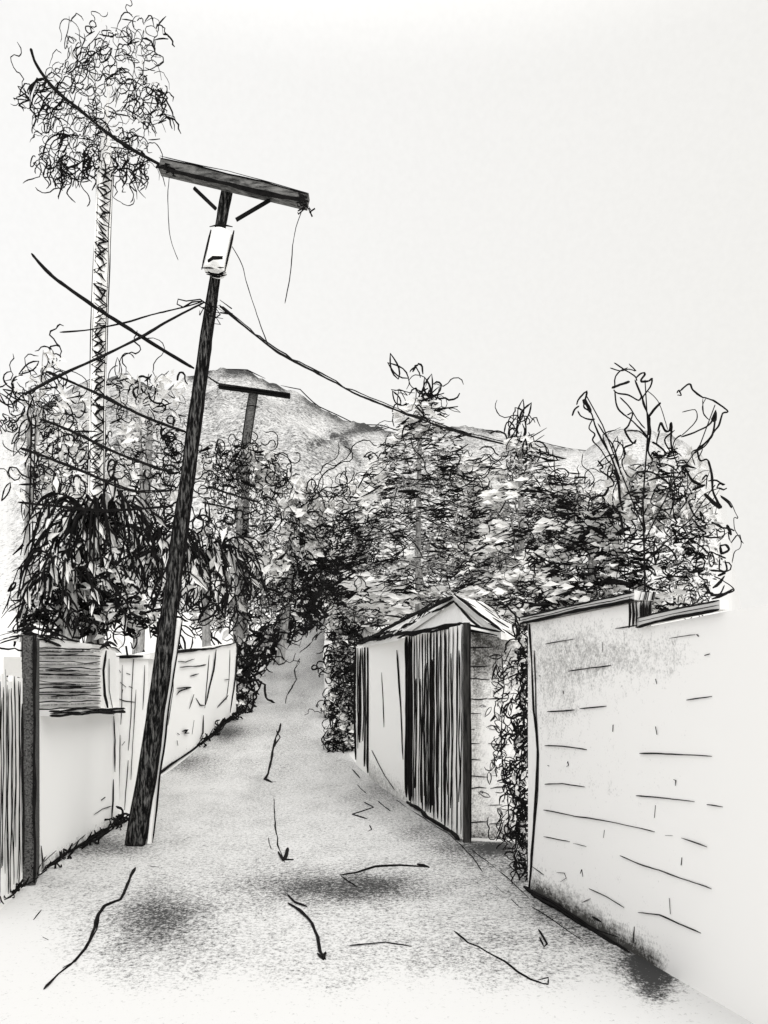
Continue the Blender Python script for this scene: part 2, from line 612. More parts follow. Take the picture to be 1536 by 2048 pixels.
def wall_cover(px, py):
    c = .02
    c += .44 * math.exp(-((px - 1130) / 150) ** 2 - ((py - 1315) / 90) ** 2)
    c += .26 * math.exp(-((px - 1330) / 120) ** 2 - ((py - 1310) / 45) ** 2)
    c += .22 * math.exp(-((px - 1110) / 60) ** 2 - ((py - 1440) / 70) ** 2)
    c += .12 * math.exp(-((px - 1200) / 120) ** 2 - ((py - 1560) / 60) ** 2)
    b = interp(px, [1056, 1270, 1400], [1784, 1912, 1990])      # contact shade painted along the foot
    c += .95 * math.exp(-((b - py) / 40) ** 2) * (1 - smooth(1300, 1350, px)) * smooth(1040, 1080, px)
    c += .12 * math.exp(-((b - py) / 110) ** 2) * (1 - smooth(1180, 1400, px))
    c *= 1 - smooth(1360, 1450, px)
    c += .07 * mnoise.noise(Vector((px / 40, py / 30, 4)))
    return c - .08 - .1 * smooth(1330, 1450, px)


rw = thing("concrete_wall", (A.x, A.y, 0), "pale rendered wall with a stepped top on the right of the lane, painted contact shade along its foot", "wall")
# thickness to the right of travel A -> C is negative X side, so use negative
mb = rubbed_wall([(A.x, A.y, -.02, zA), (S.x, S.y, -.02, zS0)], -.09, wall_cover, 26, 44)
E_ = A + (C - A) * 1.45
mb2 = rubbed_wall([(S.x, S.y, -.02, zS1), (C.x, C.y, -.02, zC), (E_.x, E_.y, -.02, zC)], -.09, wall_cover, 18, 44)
# join second section
n0 = len(mb.v)
mb.v += mb2.v
mb.f += [tuple(i + n0 for i in q) for q in mb2.f]
mb.m += mb2.m
mb.cov += mb2.cov


def wl(pts, w, wob=1.2):
    mb.ink([on_plane(x, y, A, B) + Vector((-.004, -.002, 0)) for x, y in pts], w, 1, wob, rng)


for pts, wd in [([(1060, 1248), (1064, 1330), (1068, 1420), (1076, 1500), (1074, 1580), (1068, 1660), (1062, 1740), (1058, 1785)], 6), ([(1070, 1300), (1073, 1420), (1078, 1510), (1076, 1590), (1070, 1650), (1062, 1760)], 3.5),
                ([(1056, 1782), (1100, 1806), (1150, 1838), (1200, 1872), (1262, 1910)], 8), ([(1064, 1790), (1110, 1814), (1160, 1850), (1215, 1884), (1268, 1914)], 6), ([(1056, 1780), (1126, 1816)], 5),
                ([(1092, 1288), (1150, 1278)], 2), ([(1138, 1342), (1222, 1331)], 3), ([(1096, 1424), (1150, 1419)], 3), ([(1160, 1417), (1214, 1413)], 3),
                ([(1090, 1492), (1125, 1492), (1174, 1499)], 3), ([(1090, 1568), (1125, 1568), (1170, 1575)], 3), ([(1088, 1620), (1150, 1632), (1240, 1648), (1310, 1664)], 2.5), ([(1330, 1670), (1345, 1671)], 2),
                ([(1088, 1672), (1140, 1684)], 2.3), ([(1148, 1686), (1174, 1693)], 1.6), ([(1374, 1400), (1424, 1393)], 3), ([(1280, 1507), (1425, 1512)], 3.4), ([(1272, 1591), (1335, 1597), (1390, 1604)], 3.2), ([(1414, 1608), (1446, 1614)], 3.2),
                ([(1364, 1676), (1390, 1685), (1416, 1694)], 3), ([(1240, 1712), (1300, 1735), (1360, 1755), (1424, 1778)], 3), ([(1178, 1777), (1215, 1794), (1250, 1816)], 2.6), ([(1278, 1824), (1320, 1830), (1360, 1848), (1402, 1867)], 3.2),
                ([(1207, 1283), (1206, 1304)], 2.2), ([(1312, 1358), (1314, 1368)], 3), ([(1227, 1450), (1226, 1464)], 4), ([(1313, 1452), (1316, 1468)], 4), ([(1349, 1560), (1353, 1561), (1352, 1572)], 3), ([(1311, 1610), (1309, 1635)], 3), ([(1209, 1660), (1207, 1676)], 3),
                ([(1364, 1714), (1363, 1730)], 4), ([(1340, 1796), (1342, 1828)], 3), ([(1269, 1852), (1267, 1884)], 3), ([(1161, 1748), (1164, 1740), (1166, 1754)], 3), ([(1115, 1744), (1130, 1746), (1134, 1756), (1122, 1764)], 2), ([(1064, 1732), (1088, 1750)], 3),
                ([(1134, 1526), (1136, 1522), (1138, 1530), (1134, 1534)], 2.5), ([(1096, 1530), (1099, 1531)], 4), ([(1078, 1352), (1081, 1353)], 4), ([(1340, 1276), (1392, 1270)], 2), ([(1410, 1312), (1420, 1309)], 4), ([(1346, 1282), (1350, 1290)], 2),
                ([(1164, 1806), (1182, 1798)], 2), ([(1186, 1834), (1204, 1844)], 5), ([(1232, 1258), (1275, 1252)], 3), ([(1394, 1268), (1398, 1272)], 5), ([(1127, 1382), (1128, 1388)], 3)]:
    wl(pts, wd)
for pts, wd, k in (([(1052, 1776), (1100, 1800), (1150, 1832), (1200, 1868), (1264, 1906)], 8, .02), ([(1070, 1790), (1120, 1816), (1180, 1856)], 7, .03), ([(1130, 1822), (1190, 1862), (1240, 1894)], 9, .025), ([(1120, 1806), (1140, 1830), (1200, 1862), (1242, 1876)], 3, .012)):
    mb.ink([on_plane(x, y, A, B) + Vector((-k, -k * .3, .006)) for x, y in pts], wd, 1, 1.2, rng)
mb.build("wall_face", [M_WALL, M_INK], rw)
# coping of both sections: pale slab with bold inked arrises
for nm, p0, p1, (x0, y0), (x1, y1) in (("coping", A, S, (1046, 1246), (1276, 1199)), ("coping", S, C, (1282, 1252), (1448, 1218))):
    cb = MB()
    a = on_plane(x0, y0, A, B)
    b = on_plane(x1, y1, A, B)
    off = Vector((Bdir.y, -Bdir.x, 0)).normalized() * .045
    off = off if off.x > 0 else -off
    near = b.y < C.y + .3
    ob = off * (-.0 if near else 1)
    cb.beam(a + ob + Vector((0, 0, .022)), b + ob + Vector((0, 0, .022)), .05 if near else .14, .05)
    e = -off * .66
    for dz, wd in ((-.006, 8), (.045, 4), (.02, 2)):
        cb.ink([a + e + Vector((0, 0, dz)), a.lerp(b, .5) + e + Vector((0, 0, dz + .006)), b + e + Vector((0, 0, dz))], wd, 1, 1.2, rng)
    for k in range(8 if b.y > C.y + .3 else 0):   # pen strokes across the sawn end
        t_ = rng.uniform(-.02, .105)
        f_ = b + off * (t_ / .045) + Vector((0, -.012, 0))
        cb.ink([f_ + Vector((0, 0, -.004)), f_ + Vector((.012, 0, .05))], rng.uniform(3, 5), 1, .6, rng)
    cb.build(nm, [M_GROUND, M_INK], rw)
pb = MB()
for k in range(5):
    x = 1264 + 4 * k
    pb.ink([on_plane(x, 1200 + rng.uniform(-3, 3), A, B) + Vector((-.03, -.02, 0)), on_plane(x + 2, 1228, A, B) + Vector((-.03, -.02, 0)), on_plane(x, 1256 + rng.uniform(-3, 4), A, B) + Vector((-.03, -.02, 0))], 5.0, 0, 2, rng)
se = S + Vector((0, -.012, 0))
sn = Vector((-Bdir.y, Bdir.x, 0)).normalized()
sn = sn if sn.x > 0 else -sn
for k in range(9):
    a_ = se + sn * (.005 + .0095 * k)
    zz = zS1 + rng.uniform(-.01, .03)
    pb.ink([Vector((a_.x, a_.y, zz)), Vector((a_.x, a_.y, zS0 + .01))], rng.uniform(3, 6), 0, 1.4, rng)
pb.build("step_edge", [M_INK], rw)

# --- right: short block return wall beside the gate
R0 = Vector((.93, 8.95, 0))
R1 = Vector((1.85, 8.75, 0))


def ret_cover(px, py):
    c = .16 + .5 * math.exp(-((px - 985) / 60) ** 2 - ((py - 1300) / 75) ** 2) + .25 * math.exp(-((px - 950) / 18) ** 2) * (1 - smooth(1480, 1700, py)) + .55 * math.exp(-((py - 1690) / 40) ** 2)  # charcoal smudges over the blocks, contact shade painted at the foot
    c -= .25 * math.exp(-((px - 990) / 40) ** 2 - ((py - 1470) / 110) ** 2)
    return c + .08 * mnoise.noise(Vector((px / 22, py / 26, 1))) + .07


rt = thing("block_wall", (R0.x, R0.y, 0), "short charcoal-shaded block wall set back between the boarded gate and the creeper", "wall")
mb = rubbed_wall([(R0.x, R0.y, -.02, 2.42), (R1.x, R1.y, -.02, 2.40)], -.18, ret_cover, 24, 40)
for k in range(13):
    y = 1300 + k * 31 + rng.uniform(-5, 5)
    for s in range(rng.choice((1, 2, 2))):
        x = 930 + rng.uniform(0, 8) + s * 45
        q = [on_plane(x + i * 14, y + rng.uniform(-2, 2), R0, R1) + Vector((0, -.006, 0)) for i in range(rng.choice((2, 3, 4)))]
        mb.ink(q, rng.uniform(2, 3.4), 1, 1, rng)
mb.ink([on_plane(x, y, R0, R1) + Vector((0, -.01, 0)) for x, y in ((928, 1688), (960, 1690), (1000, 1686))], 8, 1, 2, rng)
mb.ink([on_plane(x, y, R0, R1) + Vector((0, -.01, 0)) for x, y in ((926, 1262), (970, 1266), (1020, 1270))], 4, 1, 2, rng)
mb.build("wall_face", [M_WALL, M_INK], rt)

# --- right: gatehouse = boarded gate, white wall, post, tiled gable roof
g0 = G(924, 1684)
g1 = G(815, 1606)
zt0 = on_plane(924, 1250, g0, g1).z
zt1 = on_plane(808, 1274, g0, g1).z
zt = zt0
gh = thing("gatehouse", (g0.x, g0.y, 0), "roofed gateway with dark vertical boards and a white side wall, right of the lane", "gatehouse")
nrm = Vector((-(g1 - g0).y, (g1 - g0).x, 0)).normalized()
nrm = nrm if nrm.x < 0 else -nrm          # towards the lane
mb = MB()
bk = -nrm * .06
gq = [g1, g0, g0 + bk, g1 + bk]
gt = [zt1, zt0, zt0, zt1]
mb.add([(p.x, p.y, .05) for p in gq] + [(p.x, p.y, h) for p, h in zip(gq, gt)], [(0, 1, 2, 3), (7, 6, 5, 4), (0, 4, 5, 1), (1, 5, 6, 2), (2, 6, 7, 3), (3, 7, 4, 0)])
n = 17
for k in range(n + 1):                    # dark battens and gaps
    t = k / n
    p = g0.lerp(g1, t) + nrm * .015
    zt = lerp(zt0, zt1, t)
    wd = rng.choice((3, 4, 6.5, 3, 5)) if t < .93 else 8
    lean = (rng.uniform(-.05, .05)) * (g1 - g0).normalized()
    mb.ink([Vector((p.x, p.y, .06 + rng.uniform(-.02, .04))), Vector((p.x, p.y, 1.2)) + lean * .5, Vector((p.x, p.y, zt)) + lean], wd, 1, 1.2, rng)
    if rng.random() < .5:
        q = g0.lerp(g1, min(1, t + rng.uniform(.012, .045))) + nrm * .012
        mb.ink([Vector((q.x, q.y, rng.uniform(.06, .5))), Vector((q.x, q.y, rng.uniform(1.6, 2.3)))], rng.uniform(2.5, 4.5), 1, 1.6, rng)
mb.ink([g0 + nrm * .02 + Vector((0, 0, .03)), g1 + nrm * .02 + Vector((0, 0, .03))], 8, 1, 3, rng)
mb.build("gate", [M_PAPER, M_INK], gh)
zt = zt0
mb = MB()                                 # gate post at the near jamb
p = g0 + Vector((.045, -.05, 0))
mb.beam(p + Vector((0, 0, 0)), p + Vector((0, 0, zt + .02)), .07, .07, 0, Vector((0, 1, 0)))
mb.ink([p + Vector((.04, -.04, 0)), p + Vector((.04, -.04, 1.2)), p + Vector((.04, -.04, zt))], 4, 1, 1, rng)
mb.build("gate_post", [M_DARKWOOD, M_INK], gh)
# white wall to the far side of the gate
h1 = G(738, 1552)


def side_cover(px, py):
    b = interp(px, [738, 815], [1552, 1606])
    return .60 * math.exp(-((b - py) / 40) ** 2) - .2 + .10 * math.exp(-((px - 740) / 30) ** 2 - ((py - 1530) / 60) ** 2)  # shade painted just above the ground line


zs = on_plane(738, 1292, g1, h1).z
mb = rubbed_wall([(h1.x, h1.y, gz(h1.y) - .1, zs), (g1.x, g1.y, -.02, zt1 - .02)], .06 * -1, side_cover, 16, 40)
for pts, wd in (([(764, 1345), (767, 1400), (769, 1455)], 2.2), ([(744, 1500), (772, 1555)], 2.4), ([(770, 1550), (790, 1580)], 2), ([(796, 1300), (802, 1400), (808, 1520)], 4)):
    mb.ink([on_plane(x, y, g1, h1) + nrm * .012 for x, y in pts], wd, 1, 1, rng)
mb.build("side_wall", [M_LIME, M_INK], gh)
# dark post at the far end
h2 = G(712, 1530)
mb = MB()
zp = on_plane(725, 1290, h1, h2).z
mb.box((h2.x, h2.y), (h1.x, h1.y), gz(h1.y) - .1, zp, -.1)
for x0, wd in ((713, 5), (718, 3), (722, 6), (727, 3.4), (731, 5), (737, 5)):
    y1 = interp(x0, [712, 738], [1525, 1550])
    mb.ink([on_plane(x0, 1296, h1, h2) + nrm * .02, on_plane(x0 + rng.uniform(-2, 2), 1420, h1, h2) + nrm * .02, on_plane(x0, y1 - rng.uniform(0, 70), h1, h2) + nrm * .02], wd, 1, 1.5, rng)
mb.build("end_post", [M_PAPER, M_INK], gh)
# roof: ridge runs back from the gable over the gate
mb = MB()
e0 = P(1002, 1266, 8.55)                # eave, near right
apex = P(908, 1192, 9.6)
e1 = P(716, 1290, 16.6)                 # far end of the front eave
eg = P(795, 1272, 11.6)
back = Vector((.45, .6, 0))
apb = apex + back + Vector((0, 0, 0))
e0b = e0 + back
th = Vector((0, 0, -.06))


def slab(vs, t=Vector((0, 0, -.07)), mi=0):
    n = len(vs)
    lo = [v + t for v in vs]
    mb.add(list(vs) + lo, [tuple(range(n)), tuple(range(2 * n - 1, n - 1, -1))] + [(i, n + i, n + (i + 1) % n, (i + 1) % n) for i in range(n)], mi)


eg2 = P(924, 1250, 8.9)
slab([apex, eg, e1, e1 + Vector((.9, .9, .55))])
slab([apex, apb, e0b, e0])
mb.add([apex + Vector((.03, .06, -.06)), eg2 + Vector((.03, .06, -.02)), eg + Vector((.03, .06, -.02))], [(0, 1, 2)], 0)
mb.add([apex + Vector((.03, .07, -.06)), e0 + Vector((0, .06, -.05)), eg2 + Vector((.03, .07, -.02))], [(0, 1, 2)], 0)
fz = Vector((-.01, -.05, .02))
for pts, wd, wob in (
        ([apex, e1], 4, 4), ([apex, e0], 6, 2), ([apex + Vector((0, 0, -.11)), e0 + Vector((-.2, 0, .02))], 6, 2.5),
        ([apex + Vector((0, 0, -.1)), eg + Vector((.1, 0, .1)), ], 6, 3), ([apex + Vector((-.02, 0, -.02)), apex.lerp(eg, .6) + Vector((0, 0, .05))], 6, 3),
        ([eg, e1], 6, 3), ([eg + Vector((0, 0, .05)), e1 + Vector((0, 0, .05))], 4, 4),
        ([eg, eg2], 8, 2.5), ([eg2, e0], 7, 2.5), ([eg + Vector((0, 0, -.04)), eg2 + Vector((0, 0, -.04))], 6, 3), ([eg2 + Vector((0, 0, -.06)), e0 + Vector((-.05, 0, -.05))], 5, 3)):
    mb.ink([p_ + fz for p_ in pts], wd, 1, wob, rng)
for k in range(80):                      # tile and thatch strokes on the front slope
    t = rng.random()
    s = rng.random() ** 1.2
    top = apex.lerp(e1 + Vector((.9, .9, .55)), t)
    bot = eg.lerp(e1, t)
    p0 = top.lerp(bot, s)
    dirv = (e1 - apex).normalized()
    L = rng.uniform(.15, .8)
    mb.ink([p0 + fz, p0 + fz + dirv * L * .5 + Vector((0, 0, .03 * rng.uniform(-1, 1))), p0 + fz + dirv * L + Vector((0, 0, -.03))], rng.uniform(2, 5), 1, 2.5, rng)
for k in range(34):                      # long loose strokes along the front slope
    t = rng.uniform(0, .8)
    L = rng.uniform(.08, .3)
    s = rng.uniform(.05, 1.0)
    q = []
    for i in range(5):
        u = min(1, t + L * i / 4)
        q.append(apex.lerp(e1 + Vector((.9, .9, .55)), u).lerp(eg.lerp(e1, u), min(1, s + .12 * math.sin(i * 1.7 + k))) + fz)
    mb.ink(q, rng.uniform(2, 4.6), 1, 5, rng)
for k in range(22):                      # the short right slope
    a_, c_ = rng.random(), rng.random()
    p0 = apex.lerp(e0, a_) + back * c_
    mb.ink([p0 + Vector((.0, -.03, .02)), p0 + (e0 - apex) * rng.uniform(.1, .3) + back * .1 + Vector((.0, -.03, .02))], rng.uniform(2, 3.6), 1, 2.5, rng)
mb.build("roof", [M_ROOF, M_INK], gh)

# --- left: plank fence, dark gate pillar, booth with louvred shutter, pale pillar, low wall
f0, f1 = G(-60, 1842), G(46, 1778)
pf = thing("plank_fence", (f0.x, f0.y, 0), "rough upright plank fence at the left edge, beside the dark gate pillar", "fence")
mb = MB()
n = 9
for k in range(n):
    a_, b_ = f0.lerp(f1, k / n), f0.lerp(f1, (k + .9) / n)
    h = on_plane(20, 1362, f0, f1).z + rng.uniform(-.06, .06)
    mb.box((a_.x, a_.y), (b_.x, b_.y), -.02, h, -.03 - .004 * (k % 2))
    for s in range(3):
        q = a_.lerp(b_, s / 2.2 + rng.uniform(-.03, .03)) + Vector((.02, -.02, 0))
        mb.ink([q + Vector((0, 0, rng.uniform(.0, .4))), q + Vector((rng.uniform(-.01, .01), 0, .9)), q + Vector((rng.uniform(-.01, .01), 0, h - rng.uniform(-.05, .35)))], rng.choice((2, 2.5, 3, 4.5)), 1, 1.8, rng)
mb.ink([P(5, 1362, 6.2), P(46, 1370, 6.6)], 6, 1, 3, rng)
mb.ink([P(-10, 1352, 6.2), P(46, 1358, 6.6)], 3, 1, 4, rng)
mb.build("planks", [M_PAPER, M_INK], pf)

q0, q1 = G(71, 1772), G(79, 1746)
gp = thing("gate_pillar", (q0.x, q0.y, 0), "dark cross-hatched square pillar standing left of the louvred booth", "pillar")
mb = MB()
ztop = on_plane(75, 1276, q0, q1).z
PW = .10
mb.box((q0.x, q0.y), (q1.x, q1.y), -.02, ztop, -PW)
for k in range(130):                      # cross-hatching on the face towards the lane's foot
    z = rng.uniform(.05, ztop - .05)
    a_, c_ = sorted((rng.random(), rng.random()))
    L = (c_ - a_) * PW * 1.3 * rng.choice((-1, 1))
    mb.ink([Vector((q0.x - PW + a_ * PW, q0.y - .012, z)), Vector((q0.x - PW + c_ * PW, q0.y - .012, z + L))], rng.uniform(2, 3.5), 1, .6, rng)
for x_ in (-PW, -PW * .93, -.006, 0):
    mb.ink([Vector((q0.x + x_, q0.y - .012, rng.uniform(0, .05))), Vector((q0.x + x_, q0.y - .012, ztop * .6)), Vector((q0.x + x_, q0.y - .012, ztop))], 4.5, 1, 1.8, rng)
for k in range(14):                       # rough black edge of the upper half
    z = rng.uniform(ztop * .5, ztop)
    mb.ink([Vector((q0.x - PW - .01, q0.y - .012, z - .03)), Vector((q0.x - PW + .05, q0.y - .012, z + .03))], rng.uniform(4, 7), 1, 1, rng)
mb.build("pillar_shaft", [M_PILLAR, M_INK], gp)

b0, b1 = G(80, 1744), G(232, 1648)
zb = 2.16
bt = thing("booth", (b0.x, b0.y, 0), "white walled roadside booth with a louvred shutter, left of the leaning pole", "booth")
zl = on_plane(80, 1432, b0, b1).z


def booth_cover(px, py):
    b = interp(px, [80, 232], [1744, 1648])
    return .75 * math.exp(-((b - py) / 28) ** 2) - .3  # painted shade where the booth meets the ground


# opening above the counter: wall up to the counter, then a narrow jamb
jam = b0.lerp(b1, .84)
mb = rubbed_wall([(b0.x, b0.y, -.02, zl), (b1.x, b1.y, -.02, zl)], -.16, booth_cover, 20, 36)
bx = MB()
e = Vector((.012, -.01, 0))
for pts, wd in (([(84, 1736), (80, 1690)], 4), ([(226, 1432), (228, 1480), (227, 1545)], 3.6), ([(226, 1560), (225, 1600), (222, 1640)], 4), ([(80, 1742), (130, 1706), (200, 1664), (246, 1640)], 6), ([(90, 1752), (150, 1712), (230, 1660)], 4),
                ([(140, 1694), (170, 1668)], 2), ([(186, 1628), (222, 1612)], 2), ([(202, 1602), (210, 1596)], 5), ([(82, 1724), (110, 1700)], 2.4)):
    mb.ink([on_plane(x, y, b0, b1) + e for x, y in pts], wd, 1, 2, rng)
mb.build("booth_wall", [M_LIME, M_INK], bt)
mb = MB()
mb.box((jam.x, jam.y), (b1.x, b1.y), zl + .05, zb + .07, -.16)
mb.box((b1.x, b1.y), (b1.x - 1.5, b1.y + .1), -.02, zb, .1)      # side going back
for pts, wd in (([(212, 1300), (206, 1340), (208, 1390), (214, 1418)], 5), ([(216, 1318), (217, 1380), (226, 1430)], 2.5)):
    mb.ink([on_plane(x, y, b0, b1) + e for x, y in pts], wd, 1, 1.5, rng)
mb.build("jamb", [M_PAPER, M_INK], bt)
mb = MB()
mb.beam(b0 + Vector((0, 0, zl + .025)), b1 + Vector((0, 0, zl + .025)), .26, .05)
for z, wd in ((.045, 5), (.0, 7), (.02, 3)):
    mb.ink([on_plane(70, 1432, b0, b1) + Vector((.14, -.02, z)), on_plane(150, 1428, b0, b1) + Vector((.14, -.02, z + .01)), on_plane(228, 1424, b0, b1) + Vector((.14, -.02, z))], wd, 1, 2, rng)
mb.build("counter", [M_PAPER, M_INK], bt)
mb = MB()
sb = Vector((-.07, 0, 0))
mb.box((b0.x - .07, b0.y), (jam.x - .07, jam.y), zl + .05, zb, -.04)
ns = 10
for k in range(ns):
    y0 = 1295 + (1418 - 1295) * k / (ns - 1)
    q = [on_plane(x, y0 + (x - 80) * .03 * (1 - k / 5) + rng.uniform(-2, 2), b0, b1) + Vector((-.04, 0, 0)) for x in (78, 110, 145, 180, 208)]
    mb.ink(q, rng.uniform(2, 3.2), 1, 1.4, rng)
    mb.beam(q[0] + Vector((-.02, 0, -.03)), q[-1] + Vector((-.02, 0, -.03)), .02, .016, 2)
    if k in (0, 3, 5, 6):
        for s in range(5):
            a_ = rng.uniform(0, .45)
            qa, qb = q[0].lerp(q[-1], a_), q[0].lerp(q[-1], a_ + rng.uniform(.3, .5))
            dz = Vector((0, 0, rng.uniform(-.07, -.01)))
            mb.ink([qa + dz, qb + dz], rng.uniform(2, 3), 1, 1, rng)
mb.build("louvre_shutter", [M_PAPER, M_INK, M_BARK], bt)
mb = MB()
r0, r1 = P(40, 1268, 6.9), P(238, 1296, 10.2)
rb = Vector((-2.6, .3, .35))
mb.add([r0, r1, r1 + rb, r0 + rb, r0 + Vector((0, 0, -.07)), r1 + Vector((0, 0, -.07)), r1 + rb + Vector((0, 0, -.07)), r0 + rb + Vector((0, 0, -.07))],
       [(0, 1, 2, 3), (7, 6, 5, 4), (0, 4, 5, 1), (1, 5, 6, 2), (2, 6, 7, 3), (3, 7, 4, 0)])
for k in range(26):
    t = rng.uniform(0, .9)
    s = rng.uniform(0, .5) ** 1.6
    p0 = r0.lerp(r1, t) + rb * s * .6
    p1 = r0.lerp(r1, min(1.02, t + rng.uniform(.1, .35))) + rb * s * .6
    mb.ink([p0 + Vector((.02, -.02, rng.uniform(-.07, .02))), p0.lerp(p1, .5) + Vector((.02, -.02, rng.uniform(-.05, .05))), p1 + Vector((.02, -.02, rng.uniform(-.08, .0)))], rng.uniform(2.5, 6), 1, 3, rng)
for k in range(10):
    p0 = P(rng.uniform(-20, 30), rng.uniform(1258, 1296), 6.6)
    p1 = P(rng.uniform(90, 130), rng.uniform(1258, 1285), 7.6)
    mb.ink([p0, p0.lerp(p1, .5) + Vector((0, 0, .05)), p1], rng.uniform(1.5, 4), 1, 3, rng)
mb.build("roof", [M_PAPER, M_INK], bt)

pp = G(262, 1632)
pl = thing("wall_pillar", (pp.x, pp.y, 0), "pale square pillar with a thin dark cap just behind the leaning pole", "pillar")
mb = MB()
dq = pp.y
xa, xb = (232 - CX) / F * dq, (296 - CX) / F * dq
zpt = EYE + (YH - 1318) / F * dq
mb.box((xa, dq), (xb, dq), -.02, zpt, -.4)
for x0, x1, wd, seg in ((246, 236, 2, ((1330, 1450), (1470, 1600))), (268, 250, 2, ((1300, 1500), (1520, 1620))), (275, 258, 2, ((1380, 1560),)), (292, 276, 2, ((1330, 1420),))):
    for y0, y1 in seg:
        mb.ink([P(lerp(x0, x1, (y - 1300) / 320), y, dq - .01) for y in (y0, (y0 + y1) / 2, y1)], wd, 1, 1.2, rng)
for pts in ([(236, 1336), (242, 1345)], [(252, 1346), (260, 1349)], [(240, 1364), (252, 1374)], [(258, 1372), (266, 1376)], [(234, 1396), (250, 1402), (270, 1404)], [(244, 1490), (250, 1482)], [(245, 1379), (243, 1388)]):
    mb.ink([P(x, y, dq - .01) for x, y in pts], 3, 1, 1, rng)
mb.build("pillar_shaft", [M_PAPER, M_INK], pl)
mb = MB()
mb.box((xa - .05, dq - .05), (xb + .05, dq - .05), zpt, zpt + .06, -.5)
mb.ink([P(228, 1316, dq - .07), P(260, 1315, dq - .07), P(286, 1314, dq - .07)], 8, 1, 2, rng)
mb.ink([P(252, 1292, dq - .07), P(255, 1312, dq - .07)], 8, 1, 1, rng)
mb.build("cap", [M_PAPER, M_INK], pl)

lw_pts = [(246, 1618, 1318), (310, 1553, 1304), (400, 1490, 1297), (472, 1428, 1286)]
gp_ = [G(x, y) for x, y, _ in lw_pts]
lw = thing("garden_wall", (gp_[1].x, gp_[1].y, 0), "long white garden wall climbing along the left of the lane behind the leaning pole", "wall")


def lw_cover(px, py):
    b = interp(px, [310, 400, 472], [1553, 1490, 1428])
    return .55 * math.exp(-((b - py) / 18) ** 2) - .3  # painted contact shade climbing with the wall's foot


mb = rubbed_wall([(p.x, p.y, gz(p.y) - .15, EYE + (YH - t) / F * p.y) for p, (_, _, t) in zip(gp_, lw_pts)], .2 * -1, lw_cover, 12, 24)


def lw_pt(x, y, k=None):
    i = 0 if x < 310 else (1 if x < 400 else 2)
    return on_plane(x, y, gp_[i], gp_[i + 1]) + Vector((.02, -.03, 0))


for pts, wd in (([(312, 1550), (350, 1524), (385, 1500), (410, 1480)], 5), ([(318, 1556), (360, 1532), (395, 1502)], 4), ([(398, 1492), (430, 1464), (462, 1434)], 6), ([(342, 1303), (380, 1300), (425, 1297)], 6), ([(340, 1307), (400, 1300), (430, 1296)], 4),
                ([(425, 1298), (465, 1286), (475, 1284)], 3), ([(346, 1315), (346, 1380), (335, 1450)], 2), ([(418, 1310), (414, 1360), (409, 1416)], 2), ([(430, 1300), (426, 1340), (410, 1410)], 4), ([(406, 1430), (404, 1465), (398, 1478)], 4), ([(388, 1440), (384, 1468)], 2.5), ([(460, 1300), (458, 1360), (452, 1400)], 2),
                ([(474, 1290), (470, 1350), (460, 1425)], 4), ([(356, 1322), (370, 1324), (388, 1318)], 2), ([(358, 1334), (384, 1334), (412, 1330)], 2.5), ([(380, 1352), (396, 1347)], 3), ([(352, 1376), (380, 1374), (356, 1384), (352, 1390)], 3), ([(378, 1418), (386, 1390)], 2.5), ([(392, 1396), (400, 1410), (408, 1410)], 3),
                ([(362, 1462), (374, 1458), (368, 1466), (376, 1466)], 4), ([(354, 1466), (358, 1469)], 3.5), ([(352, 1482), (354, 1492)], 4), ([(434, 1416), (445, 1402), (455, 1390)], 3), ([(448, 1359), (458, 1358)], 2)):
    mb.ink([lw_pt(x, y) for x, y in pts], wd, 1, 1.3, rng)
mb.build("wall_face", [M_LIME, M_INK], lw)

# ------------------------------------------------------------------ utility poles
PD = 8.47
ub = G(270, 1692)
up = thing("utility_pole", (ub.x, ub.y, 0), "tall dark utility pole leaning right, with crossarm and pale transformer can", "utility pole", "utility poles")


def PP(px, py, dd=0.0):
    return P(px, py, PD + dd)


mb = MB()
cl = [(270, 1692, 50), (292, 1560, 46), (320, 1360, 41), (350, 1140, 37), (374, 960, 33), (396, 800, 30), (412, 680, 27), (424, 600, 25), (432, 548, 23), (438, 470, 24), (447, 420, 27), (455, 378, 27)]
mb.tube([PP(x, y) for x, y, _ in cl], [wd / 2 * PD / F * .78 for _, _, wd in cl], 14, 0, True)
for side in (-1, 1):
    for rep in range(2):
        mb.ink([PP(x + side * wd * .40 + rng.uniform(-1, 1), y, -.03) for x, y, wd in cl], 3.2 if rep else 4.4, 1, 1.6, rng)
mb.ink([PP(x, y, -.1) for x, y in ((252, 1688), (270, 1694), (288, 1690))], 7, 1, 2, rng)
shaft = mb.build("pole_shaft", [M_POLE, M_INK], up)
mb = MB()                                # added pale tube standing in for the pole's lit right side
cd = [(296, 1686), (310, 1570), (330, 1420), (346, 1310), (356, 1240)]
mb.tube([PP(x, y, .05) for x, y in cd], 8 / F * PD, 8, 0, True)
mb.ink([PP(x + 8, y, .0) for x, y in cd], 4.5, 1, 1.5, rng)
mb.ink([PP(x - 4, y, -.02) for x, y in cd[:3]], 2.4, 1, 1.5, rng)
mb.build("pole_lit_side", [M_PAPER, M_INK], up)
mb = MB()
ca, cb = PP(322, 334, -.12), PP(616, 404, -.12)
mb.beam(ca, cb, .12, .12)
for dz, wd, wob in ((-.06, 8, 3), (-.05, 5, 4), (.06, 3.4, 1.5), (.085, 2, 2)):
    mb.ink([ca + Vector((.05 if dz < 0 else 0, -.065, dz)), ca.lerp(cb, .35) + Vector((0, -.065, dz)), ca.lerp(cb, .7) + Vector((0, -.065, dz)), cb + Vector((0, -.065, dz * .7))], wd, 1, wob, rng)
mb.build("crossarm", [M_BEAM, M_INK], up)
